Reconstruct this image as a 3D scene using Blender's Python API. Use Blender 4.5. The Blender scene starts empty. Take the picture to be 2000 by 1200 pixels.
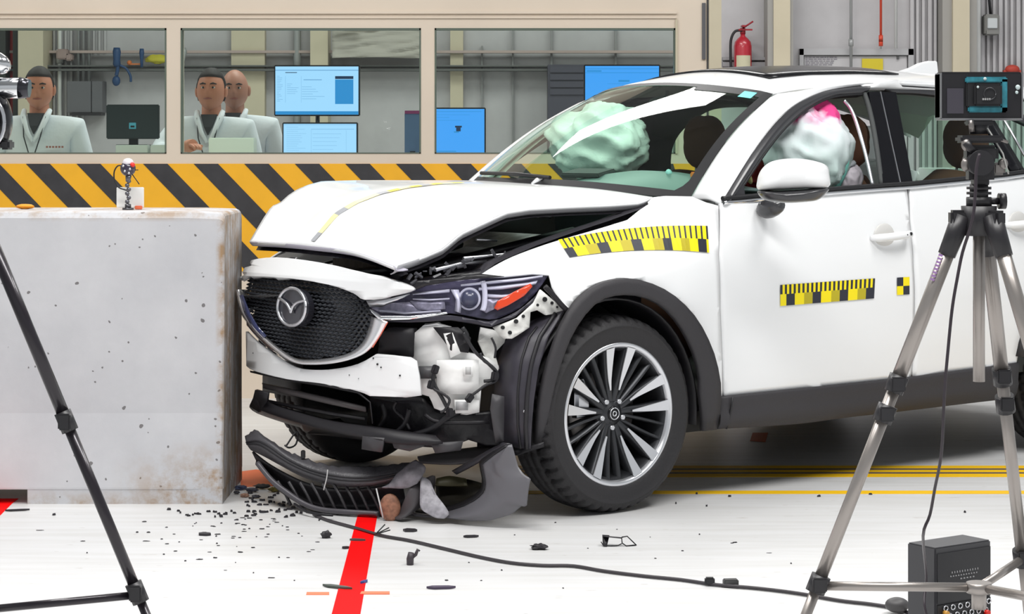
import bpy, bmesh, math, random
from mathutils import Vector, Matrix, geometry, noise
random.seed(7)
R = math.radians
SC = bpy.context.scene
COL = SC.collection
# ------------------------------------------------------------------ camera
F = 4300.0; YH = 280.0; EYE = 1.345
cam_data = bpy.data.cameras.new('camera'); cam = bpy.data.objects.new('camera', cam_data)
COL.objects.link(cam); cam.location = (0, 0, EYE); cam.rotation_euler = (R(90), 0, 0)
cam_data.sensor_width = 36; cam_data.lens = F/2000*36; cam_data.shift_y = -(600-YH)/2000
cam_data.clip_end = 200
SC.camera = cam
SC.view_settings.view_transform = 'Standard'; SC.view_settings.look = 'None'
SC.view_settings.gamma = 1; SC.view_settings.use_curve_mapping = False
SC.view_settings.exposure = 0.13
# ------------------------------------------------------------------ world, ceiling lamps and one added fill light
w = bpy.data.worlds.new('hall_air'); SC.world = w; w.use_nodes = True
w.node_tree.nodes['Background'].inputs[0].default_value = (0.93, 0.97, 1.0, 1)
w.node_tree.nodes['Background'].inputs[1].default_value = .46
def lamp(name, loc, sx, sy, power, rot=(0,0,0), color=(1,0.99,0.97)):
    l = bpy.data.lights.new(name, 'AREA'); l.shape = 'RECTANGLE'; l.size = sx; l.size_y = sy
    l.energy = power; l.color = color
    o = bpy.data.objects.new(name, l); COL.objects.link(o); o.location = loc; o.rotation_euler = rot
    return o
lamp('ceiling_lamp', (-2.6, 7.2, 6.2), 1.6, 3.2, 195)
lamp('ceiling_lamp', (3.6, 7.0, 6.2), 1.6, 3.2, 195)
lamp('ceiling_lamp', (0.5, 3.6, 6.2), 5.0, 1.2, 400)
lamp('hall_light', (4.0, 15.5, 6.2), 4.0, 1.0, 160)
lamp('hall_light', (-0.75, 13.95, 6.2), 4.0, 1.3, 260, (0,0,R(-39)))
lamp('hall_light', (-4.6, 13.6, 4.6), 1.6, 1.6, 70)  # unseen fill light, added to brighten the people in the control room
# ------------------------------------------------------------------ geometry helpers
def W(u, v, D): return Vector(((u-1000)*D/F, D, EYE-(v-YH)*D/F))
def G(u, v, z=0.0): return W(u, v, (EYE-z)*F/(v-YH))
TH = R(38.5); CT, ST = math.cos(TH), math.sin(TH); CO = Vector((-.169, 8.704, 0))
def to_world(p): return Vector((CO.x+p[0]*CT-p[1]*ST, CO.y+p[0]*ST+p[1]*CT, p[2]))
def to_car(p):
    a, b = p[0]-CO.x, p[1]-CO.y
    return Vector((a*CT+b*ST, -a*ST+b*CT, p[2]))
def project(p):
    q = to_world(p); return (1000+F*q.x/q.y, YH+F*(EYE-q.z)/q.y)
def cl(u, v, x=None, y=None, z=None):
    o = to_car((0, 0, EYE)); q = to_car(W(u, v, 1.0)); d = q-o
    i, t = (0, x) if x is not None else ((1, y) if y is not None else (2, z))
    return o+d*((t-o[i])/d[i])
def C1(L): return [cl(*a[:2], **a[2]) for a in L]
def solve(at, u, v, a, b):
    for _ in range(25):
        p = project(at(a, b)); e = (p[0]-u, p[1]-v)
        if abs(e[0])+abs(e[1]) < .02: break
        h = 1e-3
        pa = project(at(a+h, b)); pb = project(at(a, b+h))
        j = ((pa[0]-p[0])/h, (pb[0]-p[0])/h, (pa[1]-p[1])/h, (pb[1]-p[1])/h)
        det = j[0]*j[3]-j[1]*j[2]
        if abs(det) < 1e-6: break
        da = (e[0]*j[3]-e[1]*j[1])/det; db = (e[1]*j[0]-e[0]*j[2])/det
        m = max(abs(da), abs(db), .15)/.15
        a -= da/m; b -= db/m
    return (a, b)
def interp(x, T):
    if x <= T[0][0]: return T[0][1]
    for (a, p), (b, q) in zip(T, T[1:]):
        if x <= b: return p+(q-p)*(x-a)/(b-a)
    return T[-1][1]
def cr(P, n=5, closed=False):
    P = [Vector(p) for p in P]; N = len(P); out = []
    for i in range(N if closed else N-1):
        g = (lambda k: P[k % N]) if closed else (lambda k: P[min(max(k, 0), N-1)])
        a, b, c, d = g(i-1), g(i), g(i+1), g(i+2)
        for k in range(n):
            t = k/n
            out.append(.5*((2*b)+(c-a)*t+(2*a-5*b+4*c-d)*t*t+(3*b-a-3*c+d)*t**3))
    if not closed: out.append(P[-1])
    return out
def resample(P, n):
    P = [Vector(p) for p in P]; L = [0]
    for a, b in zip(P, P[1:]): L.append(L[-1]+(b-a).length)
    out = []; k = 0
    for i in range(n):
        t = L[-1]*i/(n-1)
        while k < len(P)-2 and L[k+1] < t: k += 1
        f = (t-L[k])/max(L[k+1]-L[k], 1e-9)
        out.append(P[k].lerp(P[k+1], min(max(f, 0), 1)))
    return out
# ------------------------------------------------------------------ materials
def _set(b, k, v):
    if k in b.inputs: b.inputs[k].default_value = v
def mat(name, col, rough=.5, metal=0, coat=0, spec=.5, bump=0, bscale=40, var=0, vscale=3, emit=None, estr=1, stretch=None):
    m = bpy.data.materials.new(name); m.use_nodes = True; nt = m.node_tree; b = nt.nodes['Principled BSDF']
    c = tuple(col)+(1,)
    _set(b, 'Base Color', c); _set(b, 'Roughness', rough); _set(b, 'Metallic', metal)
    _set(b, 'Coat Weight', coat); _set(b, 'Coat Roughness', .05); _set(b, 'Specular IOR Level', spec)
    if emit: _set(b, 'Emission Color', tuple(emit)+(1,)); _set(b, 'Emission Strength', estr)
    if var or bump:
        tc = nt.nodes.new('ShaderNodeTexCoord'); mp = nt.nodes.new('ShaderNodeMapping')
        nt.links.new(tc.outputs['Object'], mp.inputs[0])
        if stretch: mp.inputs['Scale'].default_value = stretch
    if var:
        n = nt.nodes.new('ShaderNodeTexNoise'); n.inputs['Scale'].default_value = vscale; n.inputs['Detail'].default_value = 6
        nt.links.new(mp.outputs[0], n.inputs['Vector'])
        r = nt.nodes.new('ShaderNodeMapRange'); r.inputs['From Min'].default_value = .3; r.inputs['From Max'].default_value = .7
        r.inputs['To Min'].default_value = 1-var; r.inputs['To Max'].default_value = 1+var
        nt.links.new(n.outputs[0], r.inputs['Value'])
        x = nt.nodes.new('ShaderNodeVectorMath'); x.operation = 'SCALE'; x.inputs[0].default_value = col
        nt.links.new(r.outputs[0], x.inputs['Scale']); nt.links.new(x.outputs[0], b.inputs['Base Color'])
    if bump:
        n = nt.nodes.new('ShaderNodeTexNoise'); n.inputs['Scale'].default_value = bscale; n.inputs['Detail'].default_value = 4
        nt.links.new(mp.outputs[0], n.inputs['Vector'])
        bp = nt.nodes.new('ShaderNodeBump'); bp.inputs['Strength'].default_value = bump; bp.inputs['Distance'].default_value = .01
        nt.links.new(n.outputs[0], bp.inputs['Height']); nt.links.new(bp.outputs[0], b.inputs['Normal'])
    return m
def glass(name, tint, ior=1.45, rough=0.0):
    m = bpy.data.materials.new(name); m.use_nodes = True; nt = m.node_tree
    for n in list(nt.nodes):
        if n.type == 'BSDF_PRINCIPLED': nt.nodes.remove(n)
    out = nt.nodes['Material Output']
    t = nt.nodes.new('ShaderNodeBsdfTransparent'); t.inputs[0].default_value = tuple(tint)+(1,)
    g = nt.nodes.new('ShaderNodeBsdfGlossy'); g.inputs['Roughness'].default_value = rough
    f = nt.nodes.new('ShaderNodeFresnel'); f.inputs[0].default_value = ior
    ge = nt.nodes.new('ShaderNodeNewGeometry'); mi = nt.nodes.new('ShaderNodeMapRange')   # same reflectance from both sides of a thin pane
    mi.inputs['To Min'].default_value = ior; mi.inputs['To Max'].default_value = 1/ior
    nt.links.new(ge.outputs['Backfacing'], mi.inputs[0]); nt.links.new(mi.outputs[0], f.inputs[0])
    mx = nt.nodes.new('ShaderNodeMixShader')
    nt.links.new(f.outputs[0], mx.inputs[0]); nt.links.new(t.outputs[0], mx.inputs[1]); nt.links.new(g.outputs[0], mx.inputs[2])
    nt.links.new(mx.outputs[0], out.inputs[0])
    return m
WHITE = mat('white_paint', (.86,.87,.88), .32, coat=.6)
BLACKP = mat('black_plastic', (.013,.012,.015), .5, spec=.4)
CLAD = mat('grey_cladding', (.032,.030,.034), .62, bump=.15, bscale=300)
LINER = mat('wheel_liner_plastic', (.014,.013,.016), .5)
DARK = mat('dark_engine_plastic', (.008,.007,.010), .35, bump=.3, bscale=25)
GLOSSB = mat('gloss_black', (.005,.005,.007), .22, spec=.35)
CHROME = mat('chrome', (.85,.86,.88), .08, metal=1)
SATIN = mat('satin_metal', (.66,.67,.70), .3, metal=1)
DARKM = mat('dark_alloy', (.045,.047,.052), .35, metal=.6)
RUBBER = mat('tyre_rubber', (.017,.016,.018), .65, bump=.2, bscale=120)
CARGLASS = glass('car_glass', (.78,.95,.86))
WINGLASS = glass('control_room_glass', (.70,.78,.73), 1.42)
CLEAR = glass('headlamp_lens', (.95,.95,.98), 1.3)
WPLAS = mat('white_moulded_foam', (.88,.88,.87), .6, var=.05, vscale=25)
PRIMER = mat('primed_steel', (.74,.74,.71), .5, var=.2, vscale=30)
YEL = mat('marker_yellow', (.93,.76,.0), .5)
OLIVE = mat('marker_olive', (.48,.40,.01), .5)
BLK = mat('marker_black', (.02,.022,.035), .5)
BAG = mat('airbag_fabric', (.80,.84,.80), .8, bump=.3, bscale=60)
AMBER = mat('amber_lens', (.75,.06,.01), .25, coat=.8, emit=(.8,.05,.0), estr=.05)
SEATM = mat('brown_seat_cloth', (.17,.075,.045), .85)
INT = mat('interior_trim', (.05,.055,.055), .7)
CREAMT = mat('pale_pillar_trim', (.60,.62,.54), .7)
LBLK = mat('ink_black', (.01,.01,.012), .5)
RED = mat('red_tape', (.86,.001,.002), .7, spec=.1, var=.05, vscale=15)
ORANGE = mat('orange_tape', (.85,.18,.08), .6)
# ------------------------------------------------------------------ object helpers
def tag(o, label=None, cat=None, group=None, kind=None):
    if label: o['label'] = label
    if cat: o['category'] = cat
    if group: o['group'] = group
    if kind: o['kind'] = kind
    return o
def empty(name, loc=(0,0,0), rz=0, **k):
    o = bpy.data.objects.new(name, None); COL.objects.link(o); o.location = loc; o.rotation_euler = (0,0,rz)
    o.empty_display_size = .1
    return tag(o, **k)
class MB:
    def __init__(s): s.bm = bmesh.new(); s.mi = 0; s.T = None
    def v(s, p):
        p = Vector(p)
        if s.T: p = s.T @ p
        return s.bm.verts.new(p)
    def f(s, vs, smooth=False):
        try: q = s.bm.faces.new(vs)
        except ValueError: return None
        q.material_index = s.mi; q.smooth = smooth; return q
    def box(s, c, d, rot=None, bev=0):
        c = Vector(c); M = rot if rot else Matrix.Identity(3)
        if bev:
            t = bmesh.new(); bmesh.ops.create_cube(t, size=1)
            for q in t.verts: q.co = Vector((q.co.x*d[0], q.co.y*d[1], q.co.z*d[2]))
            bmesh.ops.bevel(t, geom=t.edges[:]+t.verts[:], offset=bev, segments=2, affect='EDGES')
            mp = {q: s.v(c+M@q.co) for q in t.verts}
            for q in t.faces: s.f([mp[z] for z in q.verts])
            t.free(); return s
        P = [s.v(c+M@Vector((x*d[0]/2, y*d[1]/2, z*d[2]/2))) for x in (-1,1) for y in (-1,1) for z in (-1,1)]
        for q in ((0,1,3,2),(4,6,7,5),(0,4,5,1),(2,3,7,6),(0,2,6,4),(1,5,7,3)): s.f([P[i] for i in q])
        return s
    def tube(s, P, r, n=10, smooth=True, caps=True):
        P = [Vector(p) for p in P]; rr = r if isinstance(r, (list, tuple)) else [r]*len(P)
        rings = []; up = None
        for i, p in enumerate(P):
            t = (P[min(i+1, len(P)-1)]-P[max(i-1, 0)])
            if t.length < 1e-9: t = Vector((0,0,1))
            t.normalize()
            if up is None: up = Vector((0,0,1)) if abs(t.z) < .9 else Vector((1,0,0))
            a = t.cross(up)
            if a.length < 1e-4: a = t.cross(Vector((0,1,0)))
            a.normalize(); b = t.cross(a).normalized(); up = -b if (-b).dot(up) > 0 else b
            rings.append([s.v(p+(a*math.cos(2*math.pi*k/n)+b*math.sin(2*math.pi*k/n))*rr[i]) for k in range(n)])
        for A, B in zip(rings, rings[1:]):
            for k in range(n): s.f([A[k], A[(k+1) % n], B[(k+1) % n], B[k]], smooth)
        if caps: s.f(rings[0][::-1]); s.f(rings[-1])
        return s
    def cyl(s, a, b, r, r2=None, n=20): return s.tube([a, b], [r, r if r2 is None else r2], n)
    def prism(s, P, vec):
        vec = Vector(vec); A = [s.v(p) for p in P]; B = [s.v(Vector(p)+vec) for p in P]
        s.f(A); s.f(B[::-1]); n = len(P)
        for k in range(n): s.f([A[k], B[k], B[(k+1) % n], A[(k+1) % n]])
        return s
    def grid(s, rows, smooth=True, closed=False):
        V = [[s.v(p) for p in r] for r in rows]
        for A, B in zip(V, V[1:]):
            m = len(A)
            for k in range(m if closed else m-1): s.f([A[k], A[(k+1) % m], B[(k+1) % m], B[k]], smooth)
        return s
    def lathe(s, prof, o=(0,0,0), ax='y', n=48, fn=None):
        o = Vector(o); rows = []
        for k in range(n):
            a = 2*math.pi*k/n; r_ = []
            for j, (r, h) in enumerate(prof):
                if fn: r = r+fn(k, j)
                x, z = r*math.cos(a), r*math.sin(a)
                r_.append(o+(Vector((x, h, z)) if ax == 'y' else Vector((x, z, h))))
            rows.append(r_)
        rows.append(rows[0]); V = [[s.v(p) for p in r] for r in rows[:-1]]
        for i in range(n):
            A, B = V[i], V[(i+1) % n]
            for k in range(len(prof)-1): s.f([A[k], B[k], B[k+1], A[k+1]], True)
        return s
    def ball(s, c, r, seg=20, ring=12, fn=None, M=None):
        c = Vector(c); r = Vector(r) if hasattr(r, '__len__') else Vector((r,r,r)); rows = []
        for i in range(ring+1):
            ph = math.pi*i/ring; row = []
            for k in range(seg):
                a = 2*math.pi*k/seg; d = Vector((math.sin(ph)*math.cos(a), math.sin(ph)*math.sin(a), math.cos(ph)))
                m = fn(d) if fn else 1
                q = Vector((d.x*r.x, d.y*r.y, d.z*r.z))*m
                row.append(c+(M@q if M else q))
            rows.append(row)
        top = s.v(rows[0][0]); bot = s.v(rows[-1][0]); V = [[s.v(p) for p in q] for q in rows[1:-1]]
        for k in range(seg):
            s.f([top, V[0][k], V[0][(k+1) % seg]], True); s.f([bot, V[-1][(k+1) % seg], V[-1][k]], True)
        for A, B in zip(V, V[1:]):
            for k in range(seg): s.f([A[k], B[k], B[(k+1) % seg], A[(k+1) % seg]], True)
        return s
    def build(s, name, mats, parent=None, norm=True, sol=0, soff=-1, bev=0, loc=None, label=None, rz=None, sub=0, **k):
        if norm: bmesh.ops.recalc_face_normals(s.bm, faces=s.bm.faces[:])
        me = bpy.data.meshes.new(name); s.bm.to_mesh(me); s.bm.free()
        for m in (mats if isinstance(mats, (list, tuple)) else [mats]): me.materials.append(m)
        o = bpy.data.objects.new(name, me); COL.objects.link(o)
        if parent: o.parent = parent
        if loc is not None: o.location = loc
        if rz is not None: o.rotation_euler = (0,0,rz)
        if sub:
            q = o.modifiers.new('sub', 'SUBSURF'); q.levels = sub; q.render_levels = sub
        if sol:
            q = o.modifiers.new('thick', 'SOLIDIFY'); q.thickness = sol; q.offset = soff
        if bev:
            q = o.modifiers.new('bevel', 'BEVEL'); q.width = bev; q.segments = 2; q.limit_method = 'ANGLE'
        tag(o, label, **k)
        return o
def fill2d(P, step, ext=None):
    """polygon -> triangles cut on a grid (list of 2D tris with shared verts)"""
    P3 = [Vector((p[0], p[1], 0)) for p in P]
    t = bmesh.new(); V = [t.verts.new(p) for p in P3]
    for tri in geometry.tessellate_polygon([P3]):
        try: t.faces.new([V[i] for i in tri])
        except ValueError: pass
    for ax in (0, 1):
        lo = min(p[ax] for p in P3); hi = max(p[ax] for p in P3); n = int((hi-lo)/step)+1
        for k in range(1, n):
            c = lo+(hi-lo)*k/n; co = Vector((0,0,0)); co[ax] = c; no = Vector((0,0,0)); no[ax] = 1
            bmesh.ops.bisect_plane(t, geom=t.verts[:]+t.edges[:]+t.faces[:], plane_co=co, plane_no=no, dist=1e-5)
    return t
def panel(name, pts, at, m, parent, th=.012, step=.06, guess=None, mirror=False, off=0, px=True, label=None, clampf=None, seg=None, sub=0):
    P = []
    g = guess or (.5, .7)
    for p in pts:
        if len(p) == 3: q = (p[0], p[1])
        else: q = solve(at, p[0], p[1], *g); g = q
        P.append(q)
    t = fill2d(P, step)
    for v in t.verts:
        a, b = v.co.x, v.co.y; q = at(a, b)
        if off:
            h = 1e-3; n = (at(a+h, b)-q).cross(at(a, b+h)-q); n.normalize()
            if n.dot(to_car((0,0,EYE))-q) < 0: n = -n
            q = q+n*off
        v.co = q
        if mirror: v.co.y = -v.co.y
        if clampf: v.co = clampf(v.co)
    for f in t.faces:
        f.smooth = True
    t.normal_update()
    bmesh.ops.recalc_face_normals(t, faces=t.faces[:])
    # orient outward
    s = 0
    for f in t.faces:
        c = f.calc_center_median()
        if mirror: s += f.normal.y*f.calc_area()
        else: s += f.normal.dot(to_car((0,0,EYE))-c)*f.calc_area()
    if s < 0: bmesh.ops.reverse_faces(t, faces=t.faces[:])
    mb = MB(); mb.bm.free(); mb.bm = t
    return mb.build(name, m, parent, norm=False, sol=th, label=label)
def loft(name, curves, m, parent, n=30, k=1, th=0, smooth=True, **kw):
    """surface through polylines (each resampled to n), k in-between rows by Catmull-Rom"""
    C = [resample(c, n) for c in curves]; rows = []
    cols = [cr([c[i] for c in C], k) if len(C) > 2 else [C[0][i].lerp(C[1][i], j/k) for j in range(k+1)] for i in range(n)]
    for j in range(len(cols[0])): rows.append([cols[i][j] for i in range(n)])
    mb = MB(); mb.grid(rows, smooth)
    return mb.build(name, m, parent, sol=th, **kw)
# ================================================================== SETTING
WD = 11.6; WS = F/WD
def wx(u): return (u-1000)/WS
def wz(v): return EYE-(v-YH)/WS
BD = 19.4; BS = F/BD
def bx(u): return (u-1000)/BS
def bz(v): return EYE-(v-YH)/BS
def floor_mat():
    m = mat('painted_concrete_floor', (.80,.79,.78), .38)
    nt = m.node_tree; b = nt.nodes['Principled BSDF']; L = nt.links
    tc = nt.nodes.new('ShaderNodeTexCoord')
    mp = nt.nodes.new('ShaderNodeMapping'); mp.inputs['Scale'].default_value = (.8, 9, 1); L.new(tc.outputs['Object'], mp.inputs[0])
    n = nt.nodes.new('ShaderNodeTexNoise'); n.inputs['Scale'].default_value = 2.2; n.inputs['Detail'].default_value = 8; L.new(mp.outputs[0], n.inputs['Vector'])
    r = nt.nodes.new('ShaderNodeValToRGB'); r.color_ramp.elements[0].position = .28; r.color_ramp.elements[1].position = .62
    r.color_ramp.elements[0].color = (.60,.595,.585,1); r.color_ramp.elements[1].color = (.68,.68,.685,1); L.new(n.outputs[0], r.inputs[0])
    # scuffs
    n2 = nt.nodes.new('ShaderNodeTexNoise'); n2.inputs['Scale'].default_value = 30; n2.inputs['Detail'].default_value = 3
    mp2 = nt.nodes.new('ShaderNodeMapping'); mp2.inputs['Scale'].default_value = (.35, 2.5, 1); L.new(tc.outputs['Object'], mp2.inputs[0]); L.new(mp2.outputs[0], n2.inputs['Vector'])
    r2 = nt.nodes.new('ShaderNodeMapRange'); r2.inputs['From Min'].default_value = .70; r2.inputs['From Max'].default_value = .74; L.new(n2.outputs[0], r2.inputs[0])
    mx = nt.nodes.new('ShaderNodeMix'); mx.data_type = 'RGBA'; L.new(r2.outputs[0], mx.inputs['Factor']); L.new(r.outputs[0], mx.inputs['A'])
    mx.inputs['B'].default_value = (.35,.31,.27,1); L.new(mx.outputs['Result'], b.inputs['Base Color'])
    return m
mb = MB(); mb.box((0, 9, -.05), (26, 30, .1)); mb.build('floor', floor_mat(), kind='structure')
mb = MB(); mb.box((0, 9, 6.9), (26, 30, .1))
for y in range(-4, 24, 3): mb.box((0, y, 6.7), (26, .25, .3))
mb.build('ceiling', mat('ceiling_panels', (.42,.43,.44), .8), kind='structure')
CREAM = mat('cream_wall_paint', (.70,.60,.49), .6, var=.03, vscale=2)
GREYW = mat('grey_wall_panel', (.47,.46,.47), .7, var=.05, vscale=5)
BEIGE = mat('beige_column_paint', (.55,.49,.36), .6, var=.04)
TRIMG = mat('window_gasket', (.10,.13,.10), .5)
# partition with three window openings
def wbox(mb, u0, u1, v0, v1, y0=WD, th=.12, X=wx, Z=wz):
    mb.box(((X(u0)+X(u1))/2, y0+th/2, (Z(v0)+Z(v1))/2), (abs(X(u1)-X(u0)), th, abs(Z(v0)-Z(v1))))
WN = [(-150, 325), (353, 822), (849, 1319)]
mb = MB()
wbox(mb, -900, 1380, 300, YH+EYE*WS); wbox(mb, -900, 1380, -320, 55)
for a, b in ((-900, -150), (325, 353), (822, 849), (1319, 1380)): wbox(mb, a, b, 55, 300)
mb.build('wall_partition', CREAM, kind='structure')
mb = MB(); wbox(mb, -900, 1322, 22, 27, WD-.012, .014); wbox(mb, -900, 1322, 33, 36, WD-.008, .01); mb.build('trim_1', CREAM, kind='structure')
mb = MB(); wbox(mb, 1319, 1323, 38, 300, WD-.012, .014); wbox(mb, 1384, 1408, -320, YH+EYE*WS, WD-.03, .2); mb.build('trim_2', BEIGE, kind='structure')
mb = MB(); wbox(mb, 1371, 1378, 6, 116, WD-.01, .012); wbox(mb, 1380, 1384, -320, 500, WD+.005, .1); mb.build('trim_3', mat('dark_slot', (.10,.10,.11), .6), kind='structure')
for i, (a, b) in enumerate(WN):
    mb = MB(); g = 3
    wbox(mb, a, b, 55, 55+g+1, WD-.004, .05); wbox(mb, a, b, 300-2, 300, WD-.004, .05); wbox(mb, a, a+g, 55, 300, WD-.004, .05); wbox(mb, b-g, b, 55, 300, WD-.004, .05)
    fr = mb.build('window_%d' % (i+1), TRIMG, kind='structure')
    mb = MB(); P = [(wx(a), WD+.03, wz(55)), (wx(b), WD+.03, wz(55)), (wx(b), WD+.03, wz(300)), (wx(a), WD+.03, wz(300))]
    mb.f([mb.v(p) for p in P]); mb.build('pane', WINGLASS, fr)
# hazard stripe band on the partition
mb = MB()
V0, V1 = 320, 530
wbox(mb, -900, 1380, V0, V1, WD-.006, .006)
mb.mi = 1
def stripe(u0, w, lo=-900, hi=1380):
    k = .96
    P = [(u0, V0), (u0+w, V0), (u0+w+(V1-V0)*k, V1), (u0+(V1-V0)*k, V1)]
    q = [(min(max(u, lo), hi), v) for u, v in P]
    mb.prism([(wx(u), WD-.0085, wz(v)) for u, v in q], (0, .004, 0))
for k in range(12): stripe(280+98.7*k, 47.5)
for k in range(9): stripe(150-98.7*k, 46.5)
mb.build('trim_4', [mat('stripe_yellow', (.90,.45,.015), .55, var=.04, vscale=9), mat('stripe_black', (.035,.034,.038), .6, var=.2, vscale=14)], kind='structure')
# hall back wall with ribs
mb = MB(); wbox(mb, -400, 2500, -900, YH+EYE*BS, BD, .15, bx, bz)
def rib(u, w=5, d=.05, v0=-900, v1=578): wbox(mb, u, u+w, v0, v1, BD-d, d, bx, bz)
for k in range(34): rib(1776+k*11.5, 5 if k % 3 else 7, .05)
for k in range(10): rib(106+k*11, 4, .04, -900, 100 if k > 5 else 578)
mb.build('wall_back', GREYW, kind='structure')
def bstruct(name, boxes, m, kind='structure', **k):
    mb = MB()
    for (u0, u1, v0, v1, d, th) in boxes: wbox(mb, u0, u1, v0, v1, BD-d, th, bx, bz)
    return mb.build(name, m, kind=kind, **k)
bstruct('trim_5', [(1503,1535,-900,578,.30,.3), (1848,1880,-900,578,.3,.3), (55,103,-900,578,.4,.4), (612,646,-900,578,.3,.3), (455,520,-900,578,.12,.12), (880,905,-900,578,.1,.1)], BEIGE)
bstruct('trim_6', [(1492,1503,-900,578,.28,.28), (1535,1541,-900,578,.28,.28), (1830,1848,-900,578,.25,.25), (1880,1896,-900,578,.25,.25)], mat('column_side_grey', (.32,.31,.29), .7))  # darker grey strips on both sides of the right-hand columns
bstruct('trim_7', [(-300,1330,100,105,.15,.1)], mat('pink_pipe_paint', (.42,.33,.30), .6))
bstruct('trim_8', [(-300,1330,129,132,.22,.2),(-300,1330,136,140,.22,.2)], mat('dark_rail', (.10,.105,.10), .6))
bstruct('trim_9', [(1410,1500,112,118,.08,.08),(1410,1500,122,130,.08,.08)], mat('grey_rail', (.30,.30,.31), .6))
bstruct('trim_10', [(1000,1003,55,300,.06,.05),(1075,1079,55,300,.06,.05),(940,943,90,300,.06,.05),(1200,1204,55,130,.06,.05)], mat('panel_joint', (.25,.25,.25), .6))
# ---- door in the back wall
d = bstruct('door_1', [(1560,1568,96,578,.06,.06),(1772,1782,96,578,.06,.06),(1560,1782,96,108,.06,.06)], mat('door_frame_paint', (.42,.42,.43), .6))
mb = MB(); wbox(mb, 1570, 1770, 110, 578, BD-.03, .03, bx, bz); mb.build('door_leaf', mat('door_leaf_paint', (.50,.49,.50), .5), d)
mb = MB(); wbox(mb, 1568, 1772, 108, 110, BD-.045, .03, bx, bz); wbox(mb, 1750, 1754, 110, 116, BD-.05, .03, bx, bz); mb.build('door_closer', mat('door_gap_dark', (.08,.08,.08), .6), d)  # dark strip along the door head, small block below it
mb = MB(); random.seed(3)
for r in range(5):
    u = 1572
    while u < 1632-r*3:
        l = random.uniform(3, 9); wbox(mb, u, u+l, 111.5+r*3.6, 113.2+r*3.6, BD-.034, .005, bx, bz); u += l+1.6
mb.build('door_lettering', mat('grey_lettering', (.22,.21,.24), .6), d, label='small grey printed lines')
tag(bstruct('warning_sign', [(1682,1723,115,138,.045,.012)], mat('sign_yellow', (.62,.50,.02), .5), kind='thing'), 'plain yellow rectangular sign on the grey door behind the car roof', 'sign')
# ---- pipes and wall things of the hall
def pipe(name, pts, r, m, label, cat, group=None, D=BD-.12, fit=None):
    mb = MB(); mb.tube([Vector((bx(u), D, bz(v))) for u, v in pts], r, 10)
    for (u, v, s) in (fit or []): mb.cyl((bx(u), D, bz(v)), (bx(u), D, bz(v)-.03*s), r*1.7)
    return tag(mb.build(name, m), label, cat, group)
PG = mat('conduit_grey', (.36,.37,.37), .4, metal=.3); PR = mat('pipe_red', (.62,.06,.025), .45); PPALE = mat('pipe_pale', (.60,.61,.60), .4)
pipe('conduit', [(1658,-500),(1658,140)], .013, PG, 'thin grey conduit running down over the door frame', 'conduit', fit=[(1658,78,2)])
pipe('red_pipe', [(1716,-500),(1716,80)], .011, PR, 'thin bright red pipe above the grey door', 'pipe', fit=[(1716,70,2),(1716,78,2)])
pipe('conduit', [(1716,80),(1716,97)], .008, PG, 'short thin grey drop under the end of the red pipe', 'conduit')
pipe('conduit', [(1745,-500),(1745,96)], .014, PPALE, 'pale conduit beside the ribbed wall panels, by the door corner', 'conduit')
pipe('drain_pipe', [(1904,-500),(1904,578)], .028, PPALE, 'thick pale downpipe beside the beige column at the far right', 'pipe')
pipe('drain_pipe', [(30,-500),(30,578)], .022, mat('pipe_dark_red', (.35,.01,.01), .5), 'dark red vertical pipe behind the leftmost window', 'pipe')
pipe('conduit', [(122,-500),(122,578)], .018, PPALE, 'pale vertical pipe beside the beige column behind the leftmost window', 'conduit', fit=[(122,98,4)])
for u, l in ((158,'first'),(168,'second'),(179,'third')):
    pipe('conduit', [(u,-500),(u,160)], .014, PG, l+' of three grey conduits rising from the electrical cabinet', 'conduit', 'conduits above the electrical cabinet')
pipe('duct', [(583,-500),(583,578)], .035, PG, 'grey vertical duct left of the beige column above the monitors', 'duct')
bstruct('trim_11', [(-60,26,-900,578,.3,.2),(40,53,-900,578,.3,.2)], mat('dark_doorway', (.03,.035,.03), .7))
mb = MB(); wbox(mb, 140, 186, 160, 220, BD-.2, .2, bx, bz); wbox(mb, 188, 208, 160, 220, BD-.2, .2, bx, bz); wbox(mb, 184, 190, 162, 218, BD-.17, .15, bx, bz)
o = tag(mb.build('electrical_cabinet', mat('cabinet_grey', (.12,.12,.13), .6)), 'grey double electrical cabinet mounted on the hall wall behind the first man', 'cabinet')
mb = MB(); wbox(mb, 146, 206, 221, 226, BD-.22, .2, bx, bz); mb.build('base_rail', LBLK, o)
mb = MB(); mb.box((bx(132), BD-.2, bz(108)), (.10,.1,.09), bev=.01); mb.box((bx(145), BD-.2, bz(114)), (.06,.1,.06), bev=.01)
tag(mb.build('junction_box', mat('rusty_box', (.30,.22,.20), .6)), 'small brownish junction box on the pale pipe', 'junction box')
# hanging blue hose, mask and hat-like cover
bl = mat('blue_hose', (.01,.05,.14), .5)
mb = MB(); mb.tube([(bx(240), BD-.3, bz(v)) for v in (96,104,118,128,133)], [.028,.036,.03,.034,.02], 12); mb.tube(cr([(bx(242),BD-.3,bz(132)),(bx(241),BD-.3,bz(142)),(bx(239),BD-.3,bz(150))],4), .016, 8)
mb.ball((bx(239),BD-.3,bz(160)), (.036,.03,.045), 12, 8)
mb.tube(cr([(bx(246),BD-.3,bz(130)),(bx(258),BD-.3,bz(136)),(bx(266),BD-.3,bz(150)),(bx(267),BD-.3,bz(162))],5), .011, 8)
tag(mb.build('breathing_hose', bl), 'dark blue hose with mask hanging from the rail behind the leftmost window', 'hose')
mb = MB(); mb.tube([(bx(288), BD-.3, bz(v)) for v in (98,106,120,134)], [.018,.022,.014,.012], 10)
tag(mb.build('hanging_strap', bl), 'smaller blue strap hanging right of the blue hose', 'strap')
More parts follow.
